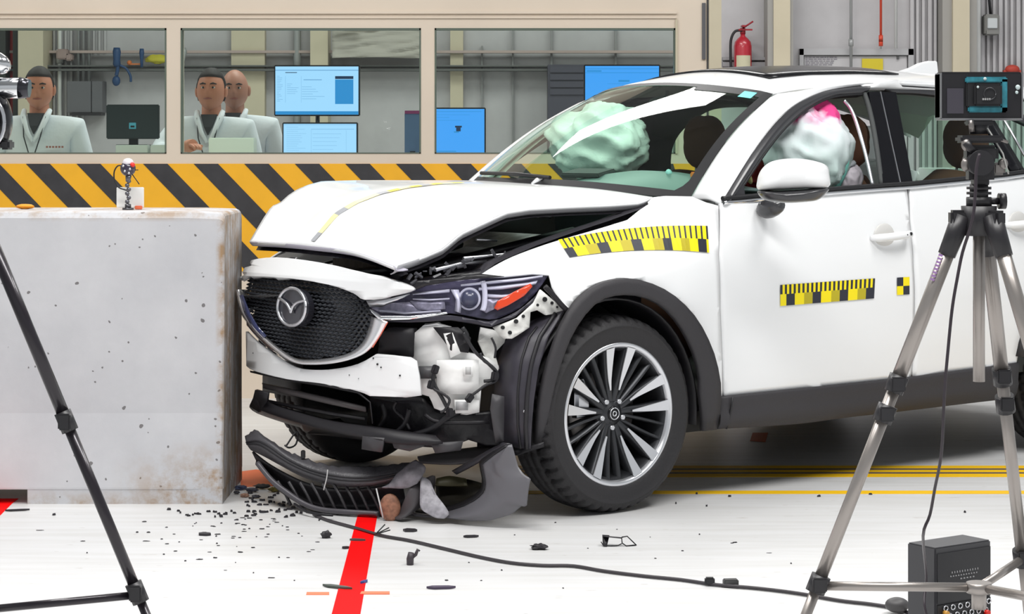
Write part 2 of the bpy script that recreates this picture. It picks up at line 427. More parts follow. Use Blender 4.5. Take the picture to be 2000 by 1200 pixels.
mb = MB(); mb.ball((bx(316),BD-.22,bz(120)), (.11,.06,.05), 20, 12, lambda d: (1+.3*noise.noise(d*3)) * (1 if d.z > -.3 else .6)); tag(mb.build('folded_vest', mat('vest_yellow', (.50,.45,.03), .7)), 'yellow folded cloth lying on the dark rail', 'cloth')
mb = MB(); mb.ball((bx(262),BD-.24,bz(124.5)), (.022,.03,.022), 12, 6); mb.box((bx(274),BD-.24,bz(127.2)), (.10,.03,.012)); tag(mb.build('orange_tool', mat('tool_orange', (.60,.17,.04), .6)), 'small orange tool on the dark rail beside the blue hose', 'tool')
mb = MB(); mb.tube([(bx(709*.52), BD-.3, bz(v)) for v in (96,104,112,122)], [.02,.03,.02,.01], 10); tag(mb.build('hanging_lamp', PG), 'grey clip hanging at the edge of the middle window', 'lamp')
# crumpled sheet
rows = []
for i in range(26):
    u = 655+i*7.2; row = []
    for j in range(18):
        v = 52+j*3.7+ .00012*(u-735)**2*2
        row.append((bx(u), BD-.35+.05*noise.noise(Vector((i*.14, j*.5+i*.1, 3))), bz(v)))
    rows.append(row)
mb = MB(); mb.grid(rows); tag(mb.build('tarpaulin', mat('sheet_grey', (.44,.42,.37), .8), sol=.004), 'pale crumpled sheet hanging on the hall wall above the monitors', 'sheet')
mb = MB(); mb.box((bx(684),BD-.45,bz(58)), (.22,.06,.045), bev=.012); tag(mb.build('wall_lamp', mat('lamp_yellow', (.55,.52,.25), .5)), 'yellowish strip lamp above the crumpled sheet', 'lamp')
mb = MB()
wbox(mb, 1068, 1140, 131, 300, BD-.6, .5, bx, bz)
for i in range(4): wbox(mb, 1072, 1136, 135+i*14, 146+i*14, BD-.615, .02, bx, bz)
tag(mb.build('server_rack', mat('rack_dark', (.05,.05,.07), .5)), 'dark equipment cabinet behind the window, beside the rightmost monitor', 'cabinet')
# fire extinguisher
ex = empty('fire_extinguisher', (bx(1447), BD-.16, bz(190)), label='red fire extinguisher hanging on the grey wall, cream label on front', cat='fire extinguisher')
mb = MB(); mb.lathe([(0,0),(.075,0),(.078,.02),(.078,.44),(.07,.48),(.045,.51),(.022,.53),(.02,.56),(0,.56)], ax='z', n=28); mb.build('cylinder', mat('extinguisher_red', (.42,.015,.03), .35, coat=.5), ex)
mb = MB(); mb.cyl((0,0,.55),(0,0,.60),.024); mb.box((0,-.03,.615),(.03,.12,.016)); mb.box((.02,-.035,.585),(.12,.02,.014)); mb.tube([(.0,0,.6),(.06,0,.64),(.09,0,.66)],.008); mb.build('valve', mat('valve_dark_red', (.30,.01,.02), .4), ex)
mb = MB(); mb.tube(cr([(-.01,-.02,.58),(-.07,-.03,.57),(-.105,-.03,.50),(-.11,-.03,.38),(-.105,-.03,.25),(-.09,-.03,.12)],6), .012, 10); mb.build('hose', LBLK, ex)
rows = [[(.0795*math.sin(a), -.0795*math.cos(a), z) for a in [R(-50+10*k) for k in range(11)]] for z in (.22,.36)]
mb = MB(); mb.grid(rows); mb.build('cream_label', mat('label_cream', (.55,.52,.36), .6), ex)
# wall lamp box at right
lb = empty('intercom_box', (bx(1929), BD-.12, bz(50)), label='grey wall unit with pale square face at top right', cat='wall unit')
mb = MB(); mb.box((0,0,0),(.13,.14,.18),bev=.012); mb.box((0,-.02,-.07),(.11,.16,.03)); mb.build('housing', mat('unit_grey', (.20,.20,.19), .5), lb)
mb = MB(); mb.box((0,-.075,.01),(.085,.012,.09),bev=.004); mb.build('face_plate', mat('unit_pale', (.52,.55,.56), .4), lb)
mb = MB(); mb.tube([(0,0,.09),(-.02,0,.3),(-.02,0,1.5)], .012); mb.build('feed_cable', LBLK, lb)
mb = MB(); mb.ball((bx(1973),BD-.08,bz(136)),(.065,.05,.04),14,8); mb.box((bx(1973),BD-.04,bz(141)),(.15,.10,.03)); tag(mb.build('red_box', mat('rust_red', (.45,.05,.03), .6)), 'small red item on the far wall above the tripod camera', 'box')
# ---- barrier
def barrier_mat():
    m = mat('grey_concrete', (.55,.55,.57), .8); nt = m.node_tree; b = nt.nodes['Principled BSDF']; L = nt.links
    tc = nt.nodes.new('ShaderNodeTexCoord'); co = tc.outputs['Object']
    n = nt.nodes.new('ShaderNodeTexNoise'); n.inputs['Scale'].default_value = 1.6; n.inputs['Detail'].default_value = 9; n.inputs['Roughness'].default_value = .65; L.new(co, n.inputs['Vector'])
    r = nt.nodes.new('ShaderNodeValToRGB'); r.color_ramp.elements[0].position = .3; r.color_ramp.elements[1].position = .7
    r.color_ramp.elements[0].color = (.47,.475,.50,1); r.color_ramp.elements[1].color = (.60,.60,.62,1); L.new(n.outputs[0], r.inputs[0])
    def mix(fac, a, colb):
        x = nt.nodes.new('ShaderNodeMix'); x.data_type = 'RGBA'; L.new(fac, x.inputs['Factor']); L.new(a, x.inputs['A']); x.inputs['B'].default_value = colb; return x.outputs['Result']
    def math_(op, a, b_=None):
        x = nt.nodes.new('ShaderNodeMath'); x.operation = op
        for i, q in enumerate((a, b_)):
            if q is None: continue
            if isinstance(q, (int, float)): x.inputs[i].default_value = q
            else: L.new(q, x.inputs[i])
        return x.outputs[0]
    out = r.outputs[0]
    for sc_, th_, keep in ((17, .13, .80), (7, .055, .72), (40, .17, .90)):
        dn = nt.nodes.new('ShaderNodeTexNoise'); dn.inputs['Scale'].default_value = sc_*1.2; L.new(co, dn.inputs['Vector'])
        ad = nt.nodes.new('ShaderNodeVectorMath'); ad.operation = 'MULTIPLY_ADD'; L.new(dn.outputs['Color'], ad.inputs[0]); ad.inputs[1].default_value = (.5/sc_,)*3; L.new(co, ad.inputs[2])
        vo = nt.nodes.new('ShaderNodeTexVoronoi'); vo.inputs['Scale'].default_value = sc_; L.new(ad.outputs[0], vo.inputs['Vector'])
        near = math_('LESS_THAN', vo.outputs['Distance'], th_)
        sep = nt.nodes.new('ShaderNodeSeparateColor'); L.new(vo.outputs['Color'], sep.inputs[0])
        few = math_('GREATER_THAN', sep.outputs[0], keep)
        out = mix(math_('MULTIPLY', math_('MULTIPLY', near, few), .8), out, (.09,.08,.08,1))
    sx = nt.nodes.new('ShaderNodeSeparateXYZ'); L.new(co, sx.inputs[0])
    # brown edge wear: top rim, right end, lower corner
    n3 = nt.nodes.new('ShaderNodeTexNoise'); n3.inputs['Scale'].default_value = 9; n3.inputs['Detail'].default_value = 8; n3.inputs['Roughness'].default_value = .7; L.new(co, n3.inputs['Vector'])
    def ramp(v, a, b_):
        x = nt.nodes.new('ShaderNodeMapRange'); x.inputs['From Min'].default_value = a; x.inputs['From Max'].default_value = b_; L.new(v, x.inputs[0]); return x.outputs[0]
    gr = ramp(sx.outputs[0], -.035, -.012)        # right edge (x measured from the edge)
    low = math_('MULTIPLY', ramp(sx.outputs[0], -.42, -.02), ramp(sx.outputs[2], .24, .03))
    rim = math_('MAXIMUM', ramp(sx.outputs[2], 1.05, 1.075), ramp(sx.outputs[2], .06, .0))
    msk = math_('MAXIMUM', math_('MAXIMUM', gr, math_('MULTIPLY', low, 1.6)), math_('MULTIPLY', rim, .7))
    n3t = ramp(n3.outputs[0], .42, .62)
    out = mix(math_('MULTIPLY', math_('MINIMUM', msk, 1.0), n3t), out, (.34,.22,.12,1))
    # weathered end face streaks
    n4 = nt.nodes.new('ShaderNodeTexNoise'); n4.inputs['Scale'].default_value = 4; mp = nt.nodes.new('ShaderNodeMapping'); mp.inputs['Scale'].default_value = (1, 9, .5)
    L.new(co, mp.inputs[0]); L.new(mp.outputs[0], n4.inputs['Vector'])
    end = math_('MULTIPLY', ramp(sx.outputs[0], -.012, -.002), ramp(n4.outputs[0], .35, .65))
    out = mix(math_('MULTIPLY', end, .85), out, (.20,.17,.14,1))
    L.new(out, b.inputs['Base Color'])
    bp = nt.nodes.new('ShaderNodeBump'); bp.inputs['Strength'].default_value = .25; bp.inputs['Distance'].default_value = .004; L.new(n3.outputs[0], bp.inputs['Height']); L.new(bp.outputs[0], b.inputs['Normal'])
    return m
mb = MB(); x0 = -2.7
prof = [(0.0,.055),(0.0,.062),(.035,.335),(.035,1.065),(.05,1.085),(.07,1.09),(.53,1.09),(.55,1.085),(.565,1.065),(.565,.335),(.6,.062),(.6,.055)]
xs = [x0]+[x0*k/20 for k in range(19, 0, -1)]+[-.018, -.006, 0]
rows = []
for x in xs:
    sh = 0 if x < -.02 else (.004 if x < -.01 else (.010 if x < -.001 else .018))
    rows.append([(x, min(max(y, sh), .6-sh), z-(sh if z > 1 else 0)) for y, z in prof])
V = [[mb.v(p) for p in r] for r in rows]
for A, B in zip(V, V[1:]):
    for k in range(len(prof)): mb.f([A[k], A[(k+1) % len(prof)], B[(k+1) % len(prof)], B[k]])
mb.f(V[0]); mb.f(V[-1][::-1])
xa = W(57, 960, 8.2).x+1.068
mb.box(((xa-.002)/2, .3, .0275), (-xa-.004, .596, .055)); mb.box((x0+.2, .3, .0275), (.4, .596, .055))
o = mb.build('concrete_barrier', barrier_mat(), loc=(-1.076, 8.2, 0)); tag(o, 'big grey concrete barrier block against the crushed front of the car', 'barrier')
# ================================================================== CAR
car = empty('car', CO, TH, label='white crash-tested car with crumpled bonnet and torn front bumper', cat='car')
ZT = [(.20,.84),(.30,.885),(.40,.905),(.55,.918),(.75,.922),(.88,.912),(.98,.895),(1.06,.878),(1.12,.862)]
def S(x, z):
    if z <= 1.12: w_ = (interp(z-.03, ZT)+interp(z-.015, ZT)+interp(z, ZT)+interp(z+.015, ZT)+interp(z+.03, ZT))/5 if z < 1.06 else interp(z, ZT)
    else:
        t = (z-1.12)/.455; w_ = .862-.242*t+.018*math.sin(math.pi*min(t, 1))
    if x < -.15: w_ -= .22*((-.15-x)/.62)**2
    if x > 2.75: w_ -= .22*((x-2.75)/.9)**2
    if z > 1.12 and x < 1.2: w_ -= .02*((1.2-x)/.8)**2
    return w_
def side(x, z): return Vector((x, -S(x, z), z))
def clampf(p):
    lim = -1.138+.795*p.y+.012
    q = Vector(p)
    if q.x < lim: q.x = lim
    return q
# front plan curve (t -> plan point)
FP = [(-.30,.93),(-.44,.80),(-.60,.65),(-.735,.50),(-.80,.40),(-.825,.25),(-.832,.05),(-.832,-.15),(-.826,-.32),(-.80,-.47),(-.755,-.60),(-.68,-.70),(-.56,-.785),(-.43,-.84),(-.30,-.875),(-.10,-.905),(.10,-.92)]
FPS = resample(cr([(a, b, 0) for a, b in FP], 8), 240)
def lean(z): return interp(z, [(.15,.12),(.3,.035),(.45,.0),(.75,.0),(.85,.02),(.93,.07),(1.0,.14)])
def front(t, z, off=0):
    k = min(max(t, 0), 1)*239; i = min(int(k), 238); p = FPS[i].lerp(FPS[i+1], k-i)
    d = (FPS[i+1]-FPS[i]).normalized(); n = Vector((-abs(d.y), -d.x if d.y < 0 else d.x, 0))
    n = Vector((d.y, -d.x, 0)).normalized()
    if n.dot(Vector((-.7,-.5,0))) < 0: n = -n
    f = max(0, min(1, (.62-t)/.1)) if t > .52 else 1
    q = p+n*(off-lean(z)*f); ex = -1.071-(CO.x+q.x*CT-q.y*ST)
    if ex > 0: q.x += ex/CT
    return Vector((q.x, q.y, z))
def fpt(u, v, off=0, g=(.45,.7)):
    a, b = solve(lambda t, z: front(t, z, off), u, v, *g); return front(a, b, off)
def fP(L, off=0): return [fpt(u, v, off) for u, v in L]
SOUT = lambda o: (lambda x, z: side(x, z)+Vector((0, -o, 0)))
# ---------------- side panels
CRV = lambda L, n=4, closed=False: [tuple(p)[:2] for p in cr([(a, b, 0) for a, b in L], n, closed)]
arch_px = CRV([(1402,779),(1400,738),(1385,680),(1355,622),(1310,576),(1262,551),(1215,543),(1165,554),(1128,580),(1108,606)])
fender_top = CRV([(932,541),(965,520),(1000,502),(1050,483),(1100,467),(1160,450),(1225,430)],3)+[(1250,410),(1265,395),(1275,386)]
def fender_side(x, z):
    p = side(x, z); zs = 1.0+.28*x+.02*math.sin(x*3); zs = min(max(zs, .82), 1.16)
    t = min(max((z-(zs-.22))/.26, 0), 1.3)
    p.y += .15*t*t*(1 if x < .3 else max(0, 1-(x-.3)/.25)); return p
fpx = fender_top+[(1300,383),(1352,384),(1380,396),(1403,402),(1403,500),(1406,600),(1410,700),(1411,779)]+arch_px+[(1092,585),(1078,560),(1072,537),(1040,535),(985,540)]
panel('fender', fpx, fender_side, WHITE, car, th=.008, step=.035, guess=(-.5,.88))
def sil(zf, xs): return [(x, zf(x), 'L') for x in xs]
DB = [(1413,779)]
dtop = [(1409,397),(1425,394),(1500,387),(1600,378),(1720,369),(1770,365)]
door_pts = dtop+[(1776,430),(1783,520),(1785,620),(1779,738)]+[(1600,757),(1415,778),(1413,700),(1409,600),(1406,500)]
def ldoor(x, z):
    return side(x, z)
fd = panel('front_door', door_pts, ldoor, WHITE, car, th=.02, step=.028, guess=(.55,1.1))
x_b = solve(ldoor, 1780, 738, 1.5, .4)
rd_pts = [(1776,365),(1960,348),(2.40,1.205,'L'),(2.47,1.12,'L'),(2.49,1.0,'L'),(2.44,.86,'L')]+[(2.698-.455*math.cos(R(a)), .345+.50*math.sin(R(a)), 'L') for a in (62,50,38,26,14,5)]+[(1925,720),(1783,737),(1789,620),(1787,520),(1780,430)]
rd = panel('rear_door', rd_pts, ldoor, WHITE, car, th=.02, step=.028, guess=(1.6,1.15))
qp = [(2.41,1.205,'L'),(2.9,1.25,'L'),(3.2,1.26,'L'),(3.45,1.2,'L'),(3.56,1.0,'L'),(3.58,.75,'L'),(3.56,.45,'L'),(3.15,.43,'L')]+[(2.698+.455*math.cos(R(a)), .345+.50*math.sin(R(a)), 'L') for a in range(10, 118, 10)]+[(2.455,.87,'L'),(2.50,1.0,'L'),(2.48,1.12,'L')]
panel('quarter_panel', qp, ldoor, WHITE, car, th=.01, step=.08)
# mirrored far side
fender_L = [solve(fender_side, u, v, -.5, .88) for u, v in fpx[:1]]
far_f = []
g = (-.5,.88)
for p in fpx: g = solve(fender_side, p[0], p[1], *g); far_f.append((g[0], g[1], 'L'))
panel('fender', far_f, fender_side, WHITE, car, th=.008, step=.06, mirror=True, clampf=clampf)
def far(pts, at, g):
    o = []
    for p in pts:
        if len(p) == 3: o.append(p); g = p[:2]
        else: g = solve(at, p[0], p[1], *g); o.append((g[0], g[1], 'L'))
    return o
panel('front_door', far(door_pts, ldoor, (.55,1.1)), ldoor, WHITE, car, th=.02, step=.1, mirror=True)
panel('rear_door', far(rd_pts, ldoor, (1.6,1.15)), ldoor, WHITE, car, th=.02, step=.1, mirror=True)
panel('quarter_panel', qp, ldoor, WHITE, car, th=.01, step=.1, mirror=True)
# ---------------- cladding (sill, arches)
def strip_side(name, A, B, off, m, mirror=False, th=.02, n=28, prof=None):
    """band between two px polylines on the side surface"""
    ga = None; PA = []; PB = []
    g = (.5,.4)
    for p in A:
        g = (p[0], p[1]) if len(p) == 3 else solve(side, p[0], p[1], *g); PA.append(Vector((g[0], g[1], 0)))
    g = (PA[0].x, PA[0].y)
    for p in B:
        g = (p[0], p[1]) if len(p) == 3 else solve(side, p[0], p[1], *g); PB.append(Vector((g[0], g[1], 0)))
    PA = resample(cr(PA, 6), n); PB = resample(cr(PB, 6), n); rows = []
    pr = prof or [(0,.0),(.03,1),(.35,1.05),(.75,1),(.96,.9),(1,.0)]
    for f, o in pr:
        row = []
        for a, b in zip(PA, PB):
            q = a.lerp(b, f); p = side(q.x, q.y); p.y -= off*o
            if mirror: p.y = -p.y; p = clampf(p)
            row.append(p)
        rows.append(row)
    mb = MB(); mb.grid(rows); return mb.build(name, m, car, sol=.004)
arch_o = [(.5,.262,'L'),(1402,779),(1400,738),(1385,680),(1355,622),(1310,576),(1262,551),(1215,543),(1165,554),(1128,580),(1100,618),(1078,670),(1060,730),(1047,800),(1040,866)]
arch_i = [(.428,.262,'L'),(1362,770),(1362,740),(1350,690),(1325,640),(1292,602),(1255,582),(1215,577),(1172,585),(1140,612),(1112,655),(1092,705),(1076,760),(1067,815),(1063,862)]
strip_side('wheel_arch_trim', arch_o, arch_i, .022, CLAD)
far_arch_o = [(.455*math.cos(R(a))*1.03, .35+.50*math.sin(R(a)), 'L') for a in range(-10, 171, 12)]
far_arch_i = [(.405*math.cos(R(a))*1.03, .35+.445*math.sin(R(a)), 'L') for a in range(-10, 171, 12)]
strip_side('wheel_arch_trim', far_arch_o, far_arch_i, .022, CLAD, mirror=True)
ra_o = [(2.698+p[0], p[1], 'L') for p in far_arch_o]; ra_i = [(2.698+p[0], p[1], 'L') for p in far_arch_i]
strip_side('wheel_arch_trim', ra_o, ra_i, .022, CLAD); strip_side('wheel_arch_trim', ra_o, ra_i, .022, CLAD, mirror=True)
sA = [(.492,.383,'L'),(1600,758),(1778,739),(1925,720),(2.25,.402,'L')]
sB = [(.50,.262,'L'),(1550,829),(1650,816),(1757,804),(1925,784),(2.25,.25,'L')]
sp = [(-.05,-.2),(-.045,.45),(.03,.7),(.2,.75),(.45,1.0),(.55,1.3),(.8,1.5),(.97,1.2),(1,.3)]
strip_side('sill_trim', sA, sB, .02, CLAD, prof=sp)
far_s = lambda L: far(L, side, (.5,.4))
strip_side('sill_trim', far_s(sA), far_s(sB), .02, CLAD, mirror=True, prof=sp)
mb = MB(); mb.tube([side(.545, z)+Vector((0,-.024,0)) for z in (.262,.30,.34,.384)], .004, 6); mb.build('trim_seam', LBLK, car)
mb = MB(); mb.box((3.3,0,.32),(.5,1.70,.26),bev=.06); mb.build('rear_bumper', CLAD, car)
# dark gaps between door panels
mb = MB(); mb.grid([[side(.5+.1*k, z)*1+Vector((0,.035,0)) for k in range(21)] for z in (.36,.6,.9,1.12)]); mb.build('door_inner', INT, car)
mb = MB(); mb.grid([[Vector((.5+.1*k, S(.5+.1*k,z)-.035, z)) for k in range(21)] for z in (.36,.6,.9,1.12)]); mb.build('door_inner', INT, car)
mb = MB(); mb.box((1.35,0,.30),(2.0,1.66,.10),bev=.02); mb.box((2.8,0,.42),(1.1,1.2,.2),bev=.04); mb.box((3.0,0,.33),(.3,.8,.14),bev=.05)
mb.tube([(.3,.15,.24),(1.6,.12,.22),(2.4,.2,.25),(3.2,.4,.25)], .035, 10)
mb.build('underbody', mat('underbody_black', (.02,.019,.018), .8), car)
# ---------------- roof
def ztop(x): return interp(x, [(.95,1.592),(1.1,1.625),(1.3,1.657),(1.5,1.674),(1.8,1.684),(2.2,1.684),(2.6,1.672),(3.0,1.64),(3.35,1.585)])
def roofz(x, y): return ztop(x)-.25*y*y-.35*max(0,abs(y)-.5)**1.6
def hw(x): return interp(x, [(.95,.50),(1.1,.555),(1.3,.585),(1.6,.60),(2.4,.60),(3.0,.57),(3.35,.53)])
def frontx(y): return .985+.44*y*y
rows = []
for i in range(31):
    row = []
    for j in range(25):
        s_ = -1+2*j/24
        f = i/30; yw = .555+(hw(frontx(.5)+f*2.3)-.555)*min(1, f*4); y = s_*yw; x0 = frontx(y); x = x0+(3.36-.12*y*y-x0)*f
        row.append(Vector((x, y, roofz(x, y))))
    rows.append(row)
mb = MB(); mb.grid(rows); mb.build('roof', WHITE, car, sol=.012, soff=-1)
rows = [[Vector((x, y, roofz(x, y)+.002)) for y in [(-.40+.80*k/10) for k in range(11)]] for x in [1.27+.80*k/12 for k in range(13)]]
mb = MB(); mb.grid(rows); mb.build('sunroof', GLOSSB, car, sol=.006, soff=1)
fin = [Vector((x, y, z)) for x, y, z in [(2.52,0,1.680),(2.60,0,1.700),(2.66,0,1.722),(2.72,0,1.733),(2.78,0,1.735),(2.79,0,1.665),(2.52,0,1.665)]]
mb = MB(); mb.prism([p+Vector((0,-.014,0)) for p in fin], (0,.028,0)); mb.build('shark_fin_antenna', WHITE, car, bev=.008)
# tailgate
rows = []
for i, (x, z, wy) in enumerate([(3.35,1.585,.53),(3.45,1.42,.60),(3.55,1.22,.66),(3.60,1.0,.74),(3.62,.75,.76),(3.60,.45,.76)]):
    rows.append([Vector((x-.16*(y/.75)**2, y, z)) for y in [wy*(-1+k/6) for k in range(13)]])
mb = MB(); mb.grid(rows[2:]); mb.build('tailgate', WHITE, car, sol=.02)
mb = MB(); mb.grid(rows[:3]); mb.build('rear_window', CARGLASS, car)
# ---------------- windscreen
def lowx(y): return .30+.52*y*y
def lowz(y): return 1.178-.05*(y/.7)**2*(1 if y < 0 else .0)
def ws(y, t, off=0):
    yy = y
    A = Vector((lowx(yy*1.22), yy*1.22, lowz(yy*1.22))); B = Vector((frontx(yy), yy, roofz(frontx(yy), yy)))
    p = A.lerp(B, t); n = Vector((-.60,0,.80)); return p+n*(.035*math.sin(math.pi*t)+off)
YH2 = .565
rows = [[ws(-YH2+2*YH2*k/24, j/16) for k in range(25)] for j in range(17)]
mb = MB(); mb.grid(rows); mb.build('windscreen', CARGLASS, car)
# black ceramic border
mb = MB()
def band(y0, y1, t0, t1, n=24, m_=4, off=.002):
    mb.grid([[ws(y0(t)+(y1(t)-y0(t))*k/n, t, off) for k in range(n+1)] for t in [t0+(t1-t0)*j/m_ for j in range(m_+1)]])
K = lambda c: (lambda t: c)
band(K(-YH2), K(YH2), -.01, .045); band(K(-YH2), K(YH2), .965, 1.0)
band(K(-YH2), lambda t: -YH2+.028+.05*max(0,1-t/.14)**2, 0, 1, 3, 24); band(lambda t: YH2-.022, K(YH2), 0, 1, 3, 24)
band(lambda t: -.26-.0*t, lambda t: -YH2+.02, .93, .97, 12, 3)
mb.build('windscreen_border', LBLK, car)
mb = MB(); mb.grid([[ws(-.515+.05*k/2, .90+.035*j, .003) for k in range(3)] for j in range(3)]); mb.build('windscreen_sticker', mat('sticker_teal', (.18,.78,.72), .5), car, label='small pale turquoise sticker')
# cowl
rows = [[Vector((lowx(y)-d, y, lowz(y)-h)) for y in [(-.69+1.38*k/20) for k in range(21)]] for d, h in ((-.03,.0),(.0,.004),(.04,.03),(.11,.045))]
mb = MB(); mb.grid(rows); mb.build('cowl', LBLK, car, sol=.01)
# ---------------- A pillar + roof rail (near and far)
frame_o = [(1409,396),(1440,345),(1475,290),(1510,243),(1545,210),(1580,190),(1620,176),(1680,167),(1720,165),(1840,172)]
FO = []; g = (.55,1.13)
for p in CRV(frame_o, 4): g = solve(side, p[0], p[1], *g); FO.append(side(*g))
FO += [side(x, z) for x, z in ((2.3,1.575),(2.6,1.55),(2.9,1.50),(3.15,1.44),(3.33,1.38))]
ws_edge = [ws(-YH2, t) for t in [k/14 for k in range(15)]]
rail_i = [Vector((x, -hw(x), roofz(x, -hw(x)))) for x in (1.3,1.5,1.8,2.1,2.4,2.7,3.0,3.2,3.34)]
RI = ws_edge+rail_i
# keep pillar start near the door corner
mid = [(a+b)/2 for a, b in zip(resample(RI, 60), resample(FO, 60))]
mid = [m_+Vector((-.010,-.018,.012)) for m_ in mid]
def mirr(L): return [Vector((p.x, -p.y, p.z)) for p in L]
loft('body_side_rail', [resample(RI, 60), mid, resample(FO, 60)], WHITE, car, n=60, k=5, th=.02)
loft('body_side_rail', [mirr(resample(RI, 60)), mirr(mid), mirr(resample(FO, 60))], WHITE, car, n=60, k=5, th=.02)
loft('pillar_lining', [[p+Vector((.03,.035,-.01)) for p in resample(RI, 60)], [p+Vector((.03,.04,-.01)) for p in resample(FO, 60)]], CREAMT, car, n=60, k=2)
loft('pillar_lining', [mirr([p+Vector((.03,.035,-.01)) for p in resample(RI, 60)]), mirr([p+Vector((.03,.04,-.01)) for p in resample(FO, 60)])], CREAMT, car, n=60, k=2)
mb = MB(); mb.grid([[Vector((x, y, roofz(x, y)-.035)) for y in [(-.55+1.1*k/8) for k in range(9)]] for x in [1.1+.28*k for k in range(9)]]); mb.build('headlining', mat('headlining_grey', (.50,.50,.47), .9), car)
# ---------------- door window frames
def side_line(px, g=(.6,1.15), off=0, sm=5):
    L = []
    for p in (CRV(px, sm) if sm else px):
        g = solve(side, p[0], p[1], *g); q = side(*g); q.y -= off; L.append(q)
    return L
fo = side_line(frame_o[:8]+[(1700,166)])
fi = side_line([(1432,390),(1458,352),(1490,304),(1525,258),(1560,224),(1595,201),(1630,187),(1665,183),(1690,182)])
FRB = mat('window_frame_black', (.030,.030,.034), .28, coat=.4)
def both(name, curves, m, **k):
    loft(name, curves, m, car, **k)
    loft(name, [mirr(c) for c in curves], m, car, **k)
both('window_frame', [fo, [(a+b)/2+Vector((0,-.012,0)) for a, b in zip(resample(fo,40), resample(fi,40))], fi], FRB, n=40, k=4, th=.02)
both('window_seal', [fi, [p+Vector((0,.05,-.01)) for p in fi]], LBLK, n=40, k=1, th=.008)
fro = side_line([(1700,166),(1760,167),(1840,173)], (1.6,1.6))+[side(2.2,1.56),side(2.5,1.50),side(2.75,1.40)]
fri = side_line([(1752,180),(1790,181),(1840,186)], (1.7,1.57))+[side(2.2,1.515),side(2.48,1.46),side(2.68,1.385)]
both('window_frame', [fro, fri], FRB, n=30, k=2, th=.02)
# chrome belt line
bl_ = side_line([(1410,396),(1440,394),(1500,388),(1600,379),(1720,370),(1790,365),(1960,348)], (.55,1.12), .008, 3)+[side(2.5,1.215)+Vector((0,-.008,0)),side(2.75,1.245)+Vector((0,-.008,0))]
mb = MB(); mb.tube(bl_, .008, 8); mb.build('belt_moulding', CHROME, car)
mb = MB(); mb.tube(mirr(bl_), .008, 8); mb.build('belt_moulding', CHROME, car)
bl2 = [p+Vector((0,.006,.016)) for p in bl_]
mb = MB(); mb.tube(bl2, .009, 8); mb.build('belt_seal', LBLK, car); mb = MB(); mb.tube(mirr(bl2), .009, 8); mb.build('belt_seal', LBLK, car)
# B pillar gloss panels
def quadp(name, px, m, off=.012, th=.012, mirror=False, g=(1.5,1.3)):
    o = panel(name, far(px, SOUT(off), g) if mirror else px, SOUT(off), m, car, th=th, step=.5, guess=g, mirror=mirror)
    for f in o.data.polygons: f.use_smooth = False
    return o
for mi in (False, True):
    quadp('pillar_panel', [(1697,179),(1718,179),(1758,362),(1727,365)], GLOSSB, mirror=mi)
    quadp('pillar_panel', [(1722,179),(1750,180),(1783,358),(1762,361)], GLOSSB, mirror=mi)
    quadp('pillar_chrome', [(1719,179),(1721,179),(1761,361),(1759,362)], SATIN, .014, .01, mi)
mb = MB(); P = side_line([(1655,196),(1670,215),(1685,255),(1700,310),(1712,364)], (1.5,1.5), -.02); mb.tube(P, .008, 8); mb.build('window_run_channel', SATIN, car)
mb = MB(); P = side_line([(1690,183),(1700,215),(1712,275),(1724,364)], (1.5,1.5), -.005); mb.tube(P, .011, 8); mb.build('window_run_channel', INT, car)
# C pillar, quarter glass
for sg in (1,-1):
    f = (lambda L: L) if sg == 1 else mirr
    loft('pillar_panel', [f([side(2.33,1.21), side(2.26,1.53)]), f([side(2.42,1.215), side(2.34,1.52)])], GLOSSB, car, n=8, k=2, th=.012)
    loft('quarter_window', [f([side(2.42,1.215), side(2.34,1.52)]), f([side(2.78,1.25), side(2.66,1.40)])], CARGLASS, car, n=8, k=2)
    loft('quarter_panel', [f([side(2.78,1.25), side(2.66,1.40), side(2.75,1.42)]), f([side(3.2,1.26), side(3.1,1.40), side(3.1,1.44)])], WHITE, car, n=10, k=3, th=.012)
    loft('rear_door_window', [f([side(1.66,1.165)+Vector((0,.012,0)), side(1.58,1.57)+Vector((0,.012,0))]), f([side(2.34,1.21)+Vector((0,.012,0)), side(2.28,1.52)+Vector((0,.012,0))])], CARGLASS, car, n=10, k=4)
mb = MB(); P = [side(2.46,1.215), side(2.40,1.50)]; mb.tube([p+Vector((0,-.01,0)) for p in P], .006, 8); mb.build('window_divider', SATIN, car)
loft('front_door_window', [mirr([side(.80,1.14), side(1.1,1.37), side(1.3,1.49)]), mirr([side(1.47,1.16), side(1.44,1.4), side(1.42,1.56)])], CARGLASS, car, n=10, k=4)
# sail corner & mirror
quadp('mirror_base_trim', [(1412,393),(1452,353),(1456,388)], FRB, .004)
def mirror_housing(name, outline, m, D0, dep, rings):
    P = [to_car(W(u, v, D0)) for u, v in CRV(outline, 4, True)]
    dv = (to_car(W(1550, 350, D0+1))-to_car(W(1550, 350, D0))); dv.z = 0; dv.normalize()
    c = sum(P, Vector())/len(P); rows = [[c+(p-c)*s_+dv*(dep*f) for p in P] for f, s_ in rings]
    mb = MB(); V = [[mb.v(p) for p in r] for r in rows]
    for A, B in zip(V, V[1:]):
        for k in range(len(P)): mb.f([A[k], A[(k+1) % len(P)], B[(k+1) % len(P)], B[k]], True)
    mb.f(V[0], True); mb.f(V[-1], True)
    return mb.build(name, m, car)
RG = ((-.42,.35),(-.36,.62),(-.24,.84),(-.08,.96),(.12,1),(.45,1),(.7,.94),(.85,.86))
mirror_housing('door_mirror', [(1481,371),(1479,352),(1486,333),(1502,318),(1528,311),(1560,310),(1592,315),(1615,324),(1620,340),(1618,366),(1570,369),(1520,371)], WHITE, 8.0, .17, RG)
